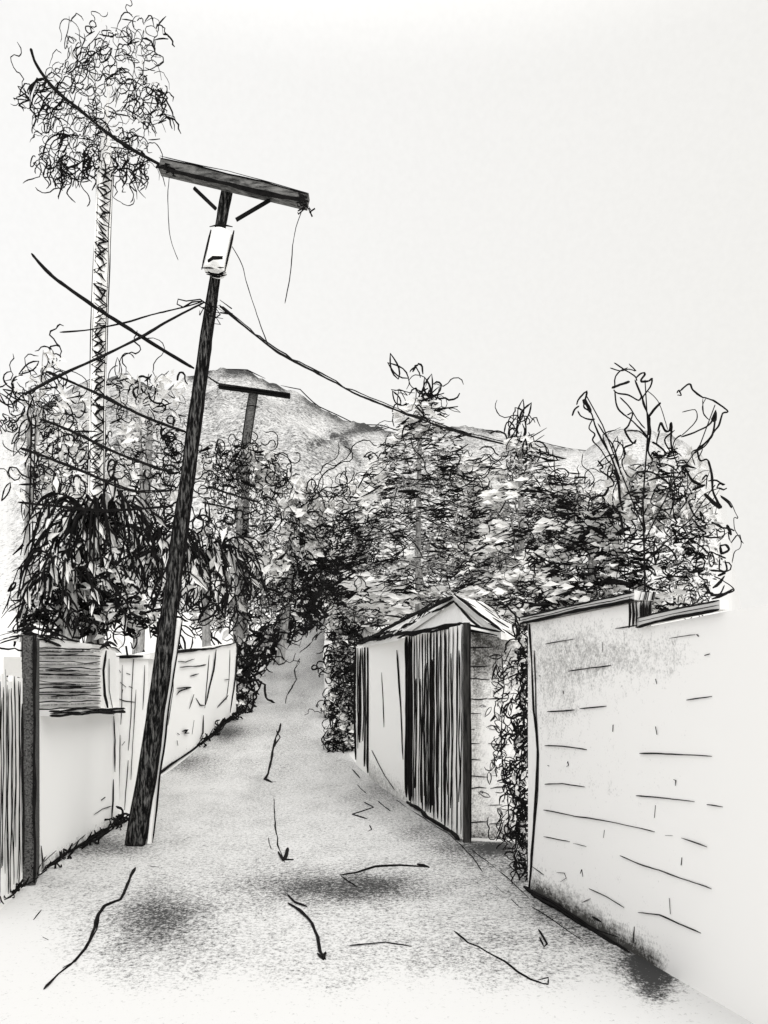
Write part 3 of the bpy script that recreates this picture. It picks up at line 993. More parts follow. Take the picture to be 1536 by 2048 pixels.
for (x0, y0), (x1, y1), wd in (((388, 376), (432, 418), 6), ((540, 400), (472, 440), 6)):
    mb = MB()
    mb.beam(PP(x0, y0, -.1), PP(x1, y1, -.06), .03, .03)
    mb.build("brace", [M_INK], up)
mb = MB()                                # insulators at the right end
for k in range(9):
    c = (rng.uniform(596, 626), rng.uniform(386, 428))
    mb.ink([PP(612, 406, -.18)] + [PP(c[0] + rng.uniform(-10, 10), c[1] + rng.uniform(-9, 9), -.18) for _ in range(4)], rng.uniform(3, 5), 0, 1, rng)
mb.build("insulator", [M_INK], up)
mb = MB()
for k in range(6):
    c = (rng.uniform(316, 346), rng.uniform(324, 346))
    mb.ink([PP(331, 334, -.19)] + [PP(c[0] + rng.uniform(-12, 12), c[1] + rng.uniform(-5, 8), -.19) for _ in range(3)], rng.uniform(3, 5), 0, 1, rng)
mb.build("insulator", [M_INK], up)
# transformer can
mb = MB()
t0, t1 = PP(429, 546, -.2), PP(446, 466, -.2)
R_ = 22 / F * PD
mb.tube([t0, t0.lerp(t1, .05), t0.lerp(t1, .95), t1], [R_ * .9, R_, R_, R_ * .85], 20, 0, True)
for sx in (-1, 1):
    mb.ink([t0 + Vector((sx * R_ * 1.04, -.05, 0)), t1 + Vector((sx * R_ * 1.04, -.05, 0))], 5, 1, 1.6, rng)
mb.ink([t1 + Vector((sx * R_, -R_ * .7, .015 + .02 * (1 - sx * sx))) for sx in (-1, -.5, 0, .5, 1)], 3.5, 1, 1.2, rng)
mb.ink([t0 + Vector((sx * R_, -R_ * .8, -.0)) for sx in (-1, -.5, 0, .5, 1)], 4, 1, 1.6, rng)
for k in range(3):
    mb.ink([PP(x, y + 2 * k, -.37) for x, y in ((415, 521), (425, 514), (445, 514))], 5, 1, 1.4, rng)
tr = mb.build("transformer", [M_PAPER, M_INK], up)
mb = MB()
for k in range(6):
    mb.ink([PP(rng.uniform(410, 420), rng.uniform(542, 552), -.3), PP(rng.uniform(425, 440), rng.uniform(546, 556), -.3), PP(rng.uniform(448, 458), rng.uniform(540, 552), -.3)], 4, 0, 2, rng)
mb.build("bracket", [M_INK], tr)
# collar where the service drops are tied
mb = MB()
for k in range(14):
    c = (rng.uniform(396, 446), rng.uniform(594, 632))
    mb.ink([PP(c[0], c[1], -.15), PP(c[0] + rng.uniform(-22, 26), c[1] + rng.uniform(-2, 18), -.12), PP(c[0] + rng.uniform(-14, 14), c[1] + rng.uniform(4, 24), -.1)], rng.uniform(2.5, 4.5), 0, 1.5, rng)
mb.ink([PP(x, y, -.15) for x, y in ((424, 612), (410, 606), (400, 598), (372, 602), (356, 598), (354, 608), (366, 614), (384, 604), (404, 602))], 4, 0, 1, rng)
mb.build("tie_collar", [M_INK], up)

# far pole up the lane
D2 = 30
ub2 = P(495, YH, D2)
up2 = thing("utility_pole", (ub2.x, D2, gz(D2)), "small far utility pole with a plain crossarm against the hillside", "utility pole", "utility poles")
mb = MB()
z0 = P(486, 1300, D2)
z0.z = gz(D2)
mb.tube([z0, P(491, 900, D2), P(507, 786, D2)], [.17, .17, .19], 10, 0, True)
for s in (-1, 1):
    mb.ink([P(491 + s * 9, 895, D2 - .2), P(507 + s * 9, 788, D2 - .2)], 2.5, 1, 1.2, rng)
mb.build("pole_shaft", [M_BEAM, M_INK], up2)
mb = MB()
mb.beam(P(438, 772, D2 - .2), P(580, 792, D2 - .2), .2, .16, 0)
for k in range(3):
    mb.ink([P(436, 770 + 3 * k, D2 - .35), P(500, 776 + 3 * k, D2 - .35), P(580, 788 + 3 * k, D2 - .35)], 4, 0, 1.8, rng)
mb.build("crossarm", [M_INK], up2)
mb = MB()
mb.ink([P(486, 812, D2 - .3), P(505, 810, D2 - .3), P(520, 814, D2 - .3)], 4, 0, 1.5, rng)
mb.build("step_bracket", [M_INK], up2)

# ------------------------------------------------------------------ wires: each one a thing
WG = "overhead wires on the leaning pole"


def wire(pts, wd, label, wob=.6, double=None):
    mb = MB()
    q = []
    pts = [P(*p) for p in pts]
    for i in range(len(pts) - 1):            # Catmull-Rom
        p0, p1, p2, p3 = pts[max(0, i - 1)], pts[i], pts[i + 1], pts[min(len(pts) - 1, i + 2)]
        for k in range(6):
            t = k / 6
            q.append(.5 * ((2 * p1) + (p2 - p0) * t + (2 * p0 - 5 * p1 + 4 * p2 - p3) * t * t + (3 * p1 - p0 - 3 * p2 + p3) * t ** 3))
    q.append(pts[-1])
    mb.ink(q, wd, 0, wob, rng)
    if double:
        mb.ink([v + Vector((0, .01, double * v.y / F * (1 if i % 7 else .2))) for i, v in enumerate(q)], wd * .6, 0, wob, rng)
    tag(mb.build("overhead_wire", [M_INK]), label, "wire", WG)


wire([(62, 97, 6.3), (72, 128, 6.4), (112, 180, 6.8), (170, 228, 7.3), (240, 285, 7.9), (328, 334, 8.35)], 6, "thick black wire rising from the crossarm's left end across the tall tree's crown", 1)
wire([(62, 507, 6.6), (100, 548, 6.8), (170, 600, 7.2), (240, 646, 7.7), (310, 690, 8.1), (388, 738, 8.4)], 6, "thick black wire sloping down past the tall trunk to the middle of the leaning pole", .8, 3)
wire([(120, 665, 7.2), (180, 660, 7.5), (250, 645, 7.8), (310, 628, 8.1), (356, 617, 8.3), (404, 602, 8.4)], 3.6, "thin wire running almost level from the tied collar leftwards across the tall trunk", 1)
wire([(48, 790, 6.4), (120, 752, 6.9), (200, 714, 7.4), (280, 676, 7.9), (340, 640, 8.2), (408, 606, 8.4)], 5.5, "long wire falling left from the tied collar to the curly tree top", 1, 2.5)
wire([(440, 612, 8.4), (500, 662, 9.2), (560, 706, 10.2), (640, 750, 12), (740, 800, 14.5), (850, 842, 17.5), (940, 872, 20), (1016, 890, 22)], 4.6, "long doubled service wire sagging right from the pole over the conical trees", 1, 5)
wire([(1044, 898, 21.0), (1080, 905, 21.3), (1132, 918, 21.6)], 4, "short wire stub continuing beyond the smaller conical tree")
wire([(92, 742, 6.9), (150, 768, 7.2), (220, 800, 7.7), (300, 838, 8.1), (372, 864, 8.4)], 5, "uppermost of the parallel wires crossing the left trees below the collar", .8, 2.5)
wire([(78, 838, 6.8), (140, 862, 7.2), (220, 900, 7.7), (290, 928, 8.1), (348, 945, 8.4)], 4.6, "second of the parallel wires crossing the left trees, over the tall trunk's middle", .8, 2.5)
wire([(40, 896, 6.6), (100, 918, 7.0), (170, 945, 7.4), (250, 978, 7.9), (300, 984, 8.2), (346, 980, 8.4)], 5.5, "third of the parallel wires, sagging low before it meets the leaning pole", .8, 2.5)
wire([(36, 1004, 6.6), (100, 1011, 7.0), (200, 1020, 7.6), (290, 1017, 8.1), (348, 1012, 8.4)], 6.5, "thick near-level wire, lowest of the parallel wires, above the dark fronds", .8)
wire([(418, 972, 8.5), (460, 988, 9.2), (514, 1004, 10)], 4.5, "short dark wire leaving the pole's right side over grey foliage", .8)
wire([(404, 1004, 8.5), (440, 1012, 9.2), (472, 1020, 10)], 4.5, "lower short wire leaving the pole's right side beside the dark fronds", .8)
wire([(414, 752, 8.6), (436, 766, 14), (452, 770, 24), (470, 772, 29.5)], 4, "wire from the leaning pole to the far pole's crossarm", .6)
wire([(608, 412, 8.4), (592, 455, 8.4), (586, 490, 8.4), (580, 550, 8.4), (569, 607, 8.4)], 2.2, "fine loose wire end hanging from the crossarm's right end", .8)
wire([(456, 480, 8.3), (482, 526, 8.3), (494, 570, 8.3), (514, 630, 8.4), (535, 690, 8.6)], 2.2, "fine loose wire end curving down from beside the transformer can", .8)
wire([(340, 345, 8.4), (335, 400, 8.4), (340, 470, 8.4), (357, 520, 8.4)], 1.8, "fine loose wire end hanging below the crossarm's left end", 1)

# ------------------------------------------------------------------ foliage
rngF = random.Random(11)


def frame(az):
    return Vector((math.cos(az), math.sin(az), 0)), Vector((0, 0, 1))


def pen(mb, p0, offs, az, w, mi=1, tilt=0.0):
    """offs: list of (dx, dy) in photo pixels at the distance of p0 (dy down)"""
    s = p0.y / F
    rx, uz = frame(az)
    back = Vector((-math.sin(az), math.cos(az), 0))
    pts, r = [], []
    n = len(offs)
    for i, (x, y) in enumerate(offs):
        pts.append(p0 + rx * (x * s) - uz * (y * s) + back * (tilt * y * s))
        e = .5 if i in (0, n - 1) else 1
        r.append(w / 2 * s * e * rngF.uniform(.75, 1.25))
    mb.tube(pts, r, 3, mi)


def scrib(rg, n, step, th, turn, flip):
    x = y = 0
    out = [(0, 0)]
    k = turn * rg.choice((-1, 1))
    for i in range(n):
        if rg.random() < flip:
            k = -k * rg.uniform(.7, 1.3)
            k = max(-1.3, min(1.3, k))
        th += k * rg.uniform(.4, 1.5)
        st = step * rg.uniform(.6, 1.4)
        x += math.cos(th) * st
        y += math.sin(th) * st
        out.append((x, y))
    return out


def loops(rg, n=10, step=9):
    return scrib(rg, n, step, rg.uniform(0, 6.28), .62, .22)


def zig(rg, span=50, n=4, slope=0.0):
    out = []
    x = y = 0
    sgn = rg.choice((-1, 1))
    for i in range(n):
        L = span * rg.uniform(.4, 1)
        m = 4
        for k in range(m):
            t = k / m
            out.append((x + sgn * L * t, y + math.sin(t * 3.1) * rg.uniform(-4, 4) + slope * L * t * sgn))
        x += sgn * L
        y += slope * L * sgn + rg.uniform(1, 7)
        sgn = -sgn
    return out


def droop(rg, L, side, lift=.35):
    out = []
    n = 8
    for i in range(n + 1):
        t = i / n
        out.append((side * L * (t - .18 * t * t * t) * .8 + rg.uniform(-2, 2), -L * lift * math.sin(t * 2.2) + L * .75 * t ** 2.3 + rg.uniform(-2, 2)))
    return out


def leafloop(rg, L, th, W=.32):
    out = []
    for i in range(11):
        a = i / 10 * 2
        t = a if a <= 1 else 2 - a
        s = 1 if a <= 1 else -1
        u = L * t
        v = s * L * W * math.sin(math.pi * t ** .8) * .5
        out.append((math.cos(th) * u - math.sin(th) * v, math.sin(th) * u + math.cos(th) * v))
    return out


def squig(rg, L, th, amp=10, n=12, per=3.0):
    out = []
    ph = rg.uniform(0, 6)
    for i in range(n + 1):
        t = i / n
        u, v = L * t, amp * math.sin(ph + t * per * 6.28) * rg.uniform(.6, 1.3)
        out.append((math.cos(th) * u - math.sin(th) * v, math.sin(th) * u + math.cos(th) * v))
    return out


class Crown:
    """blobs: (px, py, rx, ry) ellipsoids at distance d; depth half-width = rx in metres * dz"""
    def __init__(self, d, blobs, dz=.9):
        self.d, self.b, self.dz = d, blobs, dz
        self.wt = [b[2] * b[3] for b in blobs]

    def pick(self, rg, rim=0.45):
        b = rg.choices(self.b, self.wt)[0]
        a, q = rg.uniform(0, 6.2832), math.sqrt(rg.random())
        h = math.sqrt(max(0, 1 - q * q))
        y = rg.uniform(-1, 1)
        y = math.copysign(abs(y) ** (.35 if rim > .3 else 1), y) * h      # strokes gather on the outside of the crown
        v = Vector((q * math.cos(a), y, q * math.sin(a)))
        s = self.d / F
        c = P(b[0], b[1], self.d)
        return c + Vector((v.x * b[2] * s, v.y * b[2] * s * self.dz, -v.z * b[3] * s)), v, b


def leaves(mb, cr, rg, n, size, frac_dark, flat=False, seed=0.0, dark_at=(), shrink=.8, wl=.46):
    """pale and charcoal leaf clumps through the crown; the dark ones gather in patches"""
    s = cr.d / F
    for _ in range(n):
        p, v, b = cr.pick(rg, .2)
        c = P(b[0], b[1], cr.d)
        p = c + (p - c) * shrink
        nz = mnoise.noise(Vector((p.x, p.z * (1.8 if flat else 1.1), seed)) / (75 * s))
        qx, qy = pix(p)
        for x, y, rr, a in dark_at:
            nz += a * math.exp(-((qx - x) ** 2 + (qy - y) ** 2) / rr ** 2)
        dark = nz + rg.uniform(-.12, .12) > .34 - frac_dark
        L = size * s * rg.uniform(.6, 1.5) * (.62 if dark else 1.2)
        L = min(L, .8 * b[2] * s)
        if dark:
            p = p + Vector((0, -abs(v.y) * b[2] * s * .12, 0))
        if flat:
            dv = Vector((rg.choice((-1, 1)), rg.uniform(-.6, .6), rg.uniform(-.35, .2)))
            nr = Vector((rg.uniform(-.3, .3), -1, rg.uniform(.1, 1)))
        else:
            dv = Vector((rg.uniform(-1, 1), rg.uniform(-1, 1), rg.uniform(-1, .5)))
            nr = Vector((rg.uniform(-1, 1), -1, rg.uniform(-.4, 1)))
        mb.leaf(p, L, L * wl, dv, nr, 2 if dark else 0)


FM = [M_LEAF, M_INK, M_CHAR]
FMF = [M_LEAF, M_INK, M_CHARF]


def trunk(parent, pts, r0, r1, limbs=(), hatch=False, mat=M_POLE, outline=None):
    mb = MB()
    n = len(pts)
    mb.tube(pts, [lerp(r0, r1, i / (n - 1)) for i in range(n)], 9, 0, True)
    for l in limbs:
        m = len(l)
        mb.tube(l, [lerp(r1 * .8, r1 * .25, i / (m - 1)) for i in range(m)], 6, 0, True)
    return mb


def tree(name, label, cat, cr, base, trunk_r, styles, nleaf, lsize, dark, flat=False, seed=0.0, dark_at=(), extra=None, group=None, trunk_mat=M_BARK, limbs=3, shrink=.82, trunk_name="trunk", crown_name="crown", wl=.5):
    rg = rngF
    t = thing(name, base, label, cat, group)
    top = P(cr.b[0][0], cr.b[0][1], cr.d)
    mid = Vector(base).lerp(top, .5) + Vector((rg.uniform(-.1, .1), 0, 0))
    ls = []
    for k in range(limbs):
        p, _, _ = cr.pick(rg)
        ls.append([mid, mid.lerp(p, .5) + Vector((0, 0, .1)), p])
    trunk(t, [Vector(base), mid, top], trunk_r, trunk_r * .45, ls).build(trunk_name, [trunk_mat], t)
    mb = MB()
    if nleaf:
        leaves(mb, cr, rg, nleaf, lsize, dark, flat, seed, dark_at, shrink, wl)
    for n, fn in styles:
        for _ in range(n):
            p, v, b = cr.pick(rg)
            fn(mb, p, v, b, rg)
    if extra:
        extra(mb, rg)
    mb.build(crown_name, FM if cr.d < 16 else FMF, t)
    return t


def azr(rg, k=.9):
    return rg.uniform(-k, k)


def st_loops(n, step, w):
    return lambda mb, p, v, b, rg: pen(mb, p, loops(rg, rg.randint(n - 3, n + 5), step), azr(rg), rg.uniform(w * .6, w * 1.3))


def st_zig(span, n, w, sl=0.25):
    return lambda mb, p, v, b, rg: pen(mb, p, zig(rg, span, rg.randint(max(1, n - 1), n + 2), sl * v.x + rg.uniform(-.1, .1)), azr(rg, .7), rg.uniform(w * .6, w * 1.35))


def st_dash(L, w, vert=False):
    def f(mb, p, v, b, rg):
        th = (rg.gauss(1.57, .5) if vert else rg.gauss(0, .35))
        l = L * rg.uniform(.5, 1.4)
        k = rg.uniform(-.3, .3)
        pen(mb, p, [(math.cos(th + k * t) * l * t, math.sin(th + k * t) * l * t) for t in (0, .33, .66, 1)], azr(rg), rg.uniform(w * .6, w * 1.4))
    return f


def st_droop(L, w, lift=.35):
    return lambda mb, p, v, b, rg: pen(mb, p, droop(rg, L * rg.uniform(.5, 1.2), 1 if v.x + rg.uniform(-.5, .5) > 0 else -1, lift), azr(rg, .6), rg.uniform(w * .6, w * 1.4))


def st_leaf(L, w, up=True):
    return lambda mb, p, v, b, rg: pen(mb, p, leafloop(rg, L * rg.uniform(.6, 1.3), rg.uniform(0, 6.28)), azr(rg), rg.uniform(w * .6, w * 1.3))


def st_squig(L, w, amp=10, th=1.57):
    return lambda mb, p, v, b, rg: pen(mb, p, squig(rg, L * rg.uniform(.5, 1.2), rg.gauss(th, .5), amp), azr(rg), rg.uniform(w * .6, w * 1.35))


def gbase(px, d):
    return Vector(((px - CX) / F * d, d, gz(d)))


# --- the tall tree with a lattice-barked trunk and hanging crown
D = 19.0
tt = thing("tall_tree", gbase(186, D), "very tall slender tree with criss-crossed bark and a drooping crown, far left", "tree")
mb = MB()
ax = [(186, 1330), (190, 1100), (193, 950), (196, 780), (200, 600), (206, 450), (211, 340), (212, 240), (222, 140)]
wds = [34, 32, 31, 31, 31, 31, 32, 7, 4]
pts = [gbase(186, D)] + [P(x, y, D) for x, y in ax]
mb.tube(pts, [x / 2 * D / F for x in [34] + wds], 10, 0, True)
for sx, wd in ((-1, 4.2), (-.8, 2.4), (1, 4.2), (.82, 2.4)):
    mb.ink([P(x + sx * w_ / 2, y, D - .05 + (.1 if abs(sx) == 1 else -.1)) for (x, y), w_ in zip(ax[:7], wds)], wd, 1, 1.8, rng)
y = 1040
while y > 345:
    x = interp(-y, [-p[1] for p in ax], [p[0] for p in ax])
    s = rng.choice((-1, 1))
    q = [P(x - s * rng.uniform(6, 15), y, D - .16), P(x - s * rng.uniform(-4, 5), y - rng.uniform(2, 14), D - .22), P(x + s * 13, y - rng.uniform(10, 26), D - .16)]
    if rng.random() < .5:
        q.append(P(x - s * rng.uniform(2, 12), y - rng.uniform(20, 34), D - .2))
    mb.ink(q, rng.uniform(2.6, 5), 1, 2.2, rng)
    y -= rng.uniform(4, 11)
mb.build("trunk", [M_PAPER, M_INK], tt)
mb = MB()
cr = Crown(D, [(205, 70, 62, 38), (285, 62, 30, 36), (165, 125, 50, 34), (270, 125, 40, 34), (195, 185, 92, 34), (92, 205, 40, 36), (292, 205, 44, 42), (200, 215, 110, 40), (200, 255, 100, 32), (105, 305, 42, 24), (235, 300, 60, 36), (180, 310, 60, 32), (130, 335, 34, 18)], .8)
for n, fn in ((85, st_loops(11, 8, 2.0)), (135, st_droop(50, 2.0)), (80, st_dash(28, 2.8)), (45, st_leaf(28, 2.0)), (50, st_loops(14, 5, 2.0))):
    for _ in range(n):
        p, v, b = cr.pick(rngF, .5)
        fn(mb, p, v, b, rngF)
for x, y, L, sd in ((300, 230, 60, 1), (120, 200, 75, -1), (110, 150, 60, -1), (310, 190, 50, 1), (250, 330, 70, 1), (160, 290, 80, -1), (300, 70, 30, 1)):
    for k in range(3):
        p = P(x + rngF.uniform(-35, 35), y + rngF.uniform(-20, 20), D + rngF.uniform(-1, 1))
        pen(mb, p, droop(rngF, L * rngF.uniform(.6, 1.2), sd, .15), azr(rngF, .5), rngF.uniform(2, 4.5))
for k in range(95):     # hanging fringe
    if k % 9 == 0:
        x, y = rngF.uniform(42, 95), rngF.uniform(175, 225)
    elif k % 9 == 1:
        x, y = rngF.uniform(295, 345), rngF.uniform(170, 240)
    else:
        x = rngF.uniform(75, 290)
        y = interp(x, [75, 130, 200, 265, 290], [320, 335, 310, 340, 330])
    p = P(x, y + rngF.uniform(-25, 5), D + rngF.uniform(-.9, .9))
    pen(mb, p, squig(rngF, rngF.uniform(25, 70), rngF.gauss(1.57, .25), rngF.uniform(3, 12), 12, 1.2), azr(rngF), rngF.uniform(1.8, 3.4))
for _ in range(70):
    p, v, b = cr.pick(rngF, .2)
    L = 13 * D / F
    mb.leaf(p, L, L * .4, Vector((rngF.uniform(-1, 1), rngF.uniform(-1, 1), rngF.uniform(-1, .3))), Vector((0, -1, .4)), 0)
mb.build("crown", FM, tt)

# --- the slender tree at the far left edge
D = 14.0
cr = Crown(D, [(60, 775, 52, 45), (105, 735, 34, 40), (95, 800, 55, 40), (55, 850, 50, 40), (100, 880, 60, 45), (75, 950, 60, 50), (130, 960, 55, 50)], .7)


def slim_outline(mb, rg):
    for k in range(9):
        p = P(lerp(60, 130, k / 8) + rg.uniform(-10, 8), lerp(790, 700, k / 8), D + rg.uniform(-.4, .4))
        pen(mb, p, loops(rg, 9, 9), azr(rg, .4), rg.uniform(3, 4.5))
    for k in range(26):
        p = P(rg.uniform(18, 140), rg.uniform(820, 1000), D + rg.uniform(-.4, .4))
        pen(mb, p, leafloop(rg, rg.uniform(30, 60), rg.uniform(.8, 2.6)), azr(rg, .4), rg.uniform(2, 3.4))


t = tree("slender_tree", "thin bare-stemmed tree with a curly open top at the left edge", "tree", cr, gbase(40, D), .06,
         ((46, st_loops(9, 9, 3)), (26, st_leaf(40, 2.8)), (20, st_squig(60, 2.6, 9)), (14, st_dash(30, 3.6))), 150, 17, -.2, seed=3.3, extra=slim_outline, limbs=2)
mb = MB()
for x0, x1, y0, y1, wd in ((62, 58, 830, 1090, 4), (70, 64, 830, 1090, 3), (58, 36, 1090, 1225, 2.4), (62, 66, 1090, 1220, 2.2)):
    mb.ink([P(lerp(x0, x1, k / 4), lerp(y0, y1, k / 4), D - .2) for k in range(5)], wd, 0, 1.5, rng)
mb.build("bare_stem", [M_INK], t)

# --- open foliage between the slender tree and the pole
D = 23.0
cr = Crown(D, [(300, 850, 70, 70), (150, 850, 70, 70), (250, 780, 60, 40), (340, 780, 45, 45), (230, 930, 110, 60), (330, 960, 50, 70), (120, 980, 80, 60), (275, 1020, 100, 50), (290, 1100, 80, 60)], .5)
tree("leafy_tree", "loose leafy tree behind the parallel wires, left of the leaning pole", "tree", cr, gbase(270, D), .2,
     ((120, st_loops(10, 9, 2.6)), (55, st_leaf(38, 2.4)), (60, st_dash(26, 3.6)), (55, st_squig(48, 2.8, 8)), (26, st_loops(12, 6, 4.4))), 620, 17, .02, seed=1.7,
     dark_at=((310, 965, 70, .7), (290, 1060, 80, .7), (335, 900, 40, .4)), limbs=4)

# --- dark drooping palms behind the booth
def palm(name, label, px, py, D, L, n, wds, base_px, spread=(200, 340), extra_drop=1.0, nleaf=150, dark=.0, lean=0):
    rg = rngF
    t = thing(name, gbase(base_px, D), label, "palm", "dark palms behind the left walls")
    c = P(px, py, D)
    trunk(t, [gbase(base_px, D), gbase(base_px, D).lerp(c, .5), c], .16, .10).build("trunk", [M_BARK], t)
    mb = MB()
    s = D / F
    for k in range(n):
        a = rg.uniform(0, 6.28)                 # plan direction
        lft = rg.uniform(.15, .7)
        LL = L * rg.uniform(.55, 1.1)
        hx, hy = math.cos(a), math.sin(a) * .8
        pts = []
        m = 8
        for i in range(m + 1):
            tt_ = i / m
            out_ = LL * (tt_ - .2 * tt_ ** 3)
            up_ = LL * (lft * math.sin(tt_ * 2.4) - .72 * extra_drop * tt_ ** 2.4)
            pts.append(c + Vector((hx * out_ * s, hy * out_ * s, up_ * s)))
        wd = rg.uniform(*wds)
        mb.tube(pts, [wd / 2 * s * lerp(1, .4, i / m) for i in range(m + 1)], 4, 1)
        for i in range(2, m + 1):              # leaflets
            for q in range(rg.choice((0, 1, 1, 2))):
                p = pts[i - 1].lerp(pts[i], rg.random())
                ll = rg.uniform(16, 52)
                dr = Vector((hx * rg.uniform(-.3, .9) + rg.uniform(-.3, .3), hy * .4 + rg.uniform(-.4, .4), -rg.uniform(.5, 1.2))).normalized()
                e = p + dr * ll * s
                md = p.lerp(e, .5) + Vector((rg.uniform(-5, 5) * s, 0, rg.uniform(0, 6) * s))
                ww = rg.uniform(wds[0] * .5, wds[1] * .75)
                mb.tube([p, md, e], [ww / 2 * s, ww / 2 * s, ww / 5 * s], 3, 1)
                if rg.random() < .35:
                    mb.leaf(p.lerp(e, .5) + Vector((0, .03, 0)), ll * s, ll * s * .3, dr, Vector((0, -1, .3)), 0)
    for k in range(70):
        p = c + Vector((rg.gauss(0, .45) * L * s, rg.gauss(0, .3) * L * s, rg.gauss(-.25, .42) * L * s))
        o = loops(rg, rg.randint(7, 13), rg.uniform(6, 11)) if k % 2 else leafloop(rg, rg.uniform(26, 60), rg.gauss(1.7, .7))
        pen(mb, p, o, azr(rg), rg.uniform(2.4, 5.5))
    for k in range(24):
        p = c + Vector((rg.gauss(0, .42) * L * s, rg.gauss(0, .2) * L * s + .15, rg.gauss(-.25, .4) * L * s))
        mb.leaf(p, 34 * s, 13 * s, Vector((rg.uniform(-1, 1), rg.uniform(-.4, .4), -rg.random())), Vector((rg.uniform(-.5, .5), -1, .4)), 0)
    mb.build("crown", FM, t)
    return t


palm("palm", "dense black drooping palm above the booth roof", 190, 1055, 11.6, 165, 50, (3.5, 9), 190)
palm("palm", "low dark palm between the booth roof and the leaning pole", 140, 1165, 10.9, 140, 32, (3.5, 8), 150)
palm("palm", "dark arching palm cut by the leaning pole above the pale pillar", 335, 1120, 19.0, 150, 38, (3, 8), 345)
palm("palm", "black leaning palm just right of the leaning pole above the garden wall", 410, 1130, 23.5, 150, 30, (3, 7), 415)

# shrubs along the booth roof
D = 11.2
cr = Crown(D, [(120, 1230, 75, 34), (210, 1235, 65, 34), (280, 1225, 45, 40), (190, 1170, 90, 50)], .6)
tree("shrub", "scribbly shrub spilling over the booth roof", "shrub", cr, gbase(180, D), .05,
     ((75, st_zig(34, 3, 5.0, .5)), (60, st_loops(9, 7, 4)), (45, st_dash(34, 6))), 220, 18, -.1, seed=8.2, trunk_name="stem", crown_name="foliage")

# --- trees right of the pole, up the left side of the lane
D = 27.0
cr = Crown(D, [(480, 1000, 85, 80), (440, 930, 60, 50), (490, 935, 46, 50), (520, 940, 60, 50), (450, 1100, 70, 80), (520, 1110, 70, 80), (500, 1200, 90, 60), (430, 1220, 60, 50)], .55)
tree("broad_tree", "broad grey-shaded tree rising above the white garden wall", "tree", cr, gbase(478, D), .22,
     ((130, st_loops(10, 8, 2.3)), (95, st_dash(26, 3)), (65, st_squig(40, 2.6, 6, 2.2)), (90, st_loops(13, 5, 2.4)), (22, st_dash(30, 6))), 1350, 17, .10, seed=5.1,
     dark_at=((500, 1000, 75, .5), (440, 960, 60, .45), (480, 1110, 75, .45), (440, 1220, 70, .5), (530, 1210, 50, .4)))
D = 34.0
cr = Crown(D, [(590, 1000, 55, 60), (640, 1040, 55, 55), (600, 1090, 60, 60), (560, 1140, 50, 60), (570, 1200, 60, 50), (545, 1255, 45, 42)], .5)
tree("open_tree", "open pale tree of loose loops at the left verge where the lane narrows", "tree", cr, gbase(560, D), .2,
     ((85, st_loops(11, 11, 2.3)), (60, st_zig(40, 2, 2.3, .6)), (80, st_loops(12, 5, 2.6)), (45, st_dash(28, 4)), (30, st_squig(60, 2.2, 9, .9))), 700, 17, .0, seed=2.9,
     dark_at=((560, 1190, 60, .4), (600, 1130, 40, .25), (545, 1260, 45, .4)))
D = 60.0
cr = Crown(D, [(650, 1150, 60, 55), (596, 1180, 38, 34), (690, 1185, 50, 50), (640, 1100, 55, 40), (690, 1200, 26, 36)], .5)
tree("dark_tree", "dark shaded tree closing the top of the lane", "tree", cr, gbase(655, D), .4,
     ((120, st_loops(10, 6, 3)), (80, st_zig(36, 3, 3, .3)), (70, st_dash(26, 5.5)), (40, st_loops(9, 8, 2.4))), 700, 16, .2, seed=6.5,
     dark_at=((655, 1180, 60, .3),))

# --- conical trees right of the lane
def conical(name, label, D, apex, base_y, half, n, dark, seed, dat, w=2.4, top=None, base_px=None):
    bl = []
    ax_, ay = apex
    k = 8
    for i in range(k):
        t = (i + .6) / k
        bl.append((ax_ + 6 * math.sin(i * 2.1), lerp(ay, base_y, t), half * (.10 + .90 * t ** .62), (base_y - ay) / k * .85))
    cr = Crown(D, bl, .6)

    def topf(mb, rg):
        for k in range(26):
            p = P(ax_ + rg.gauss(0, 20), ay + rg.uniform(-58, 45), D + rg.uniform(-.5, .5))
            pen(mb, p, rg.choice((loops(rg, 9, 8), leafloop(rg, rg.uniform(30, 60), rg.uniform(3.8, 5.6)), droop(rg, 34, rg.choice((-1, 1)), .6))), azr(rg, .5), rg.uniform(2, 4.6))
    tree(name, label, "tree", cr, gbase(base_px or ax_, D), .13,
         ((n, st_zig(52, 3, w, .32)), (int(n * .5), st_dash(40, w * 1.2)), (int(n * .35), st_loops(9, 9, w)), (int(n * .1), st_dash(40, w * 2.4)), (int(n * .3), st_zig(30, 4, w, .3))),
         2000, 19, dark + .03, True, seed, dat, extra=topf, wl=.42)


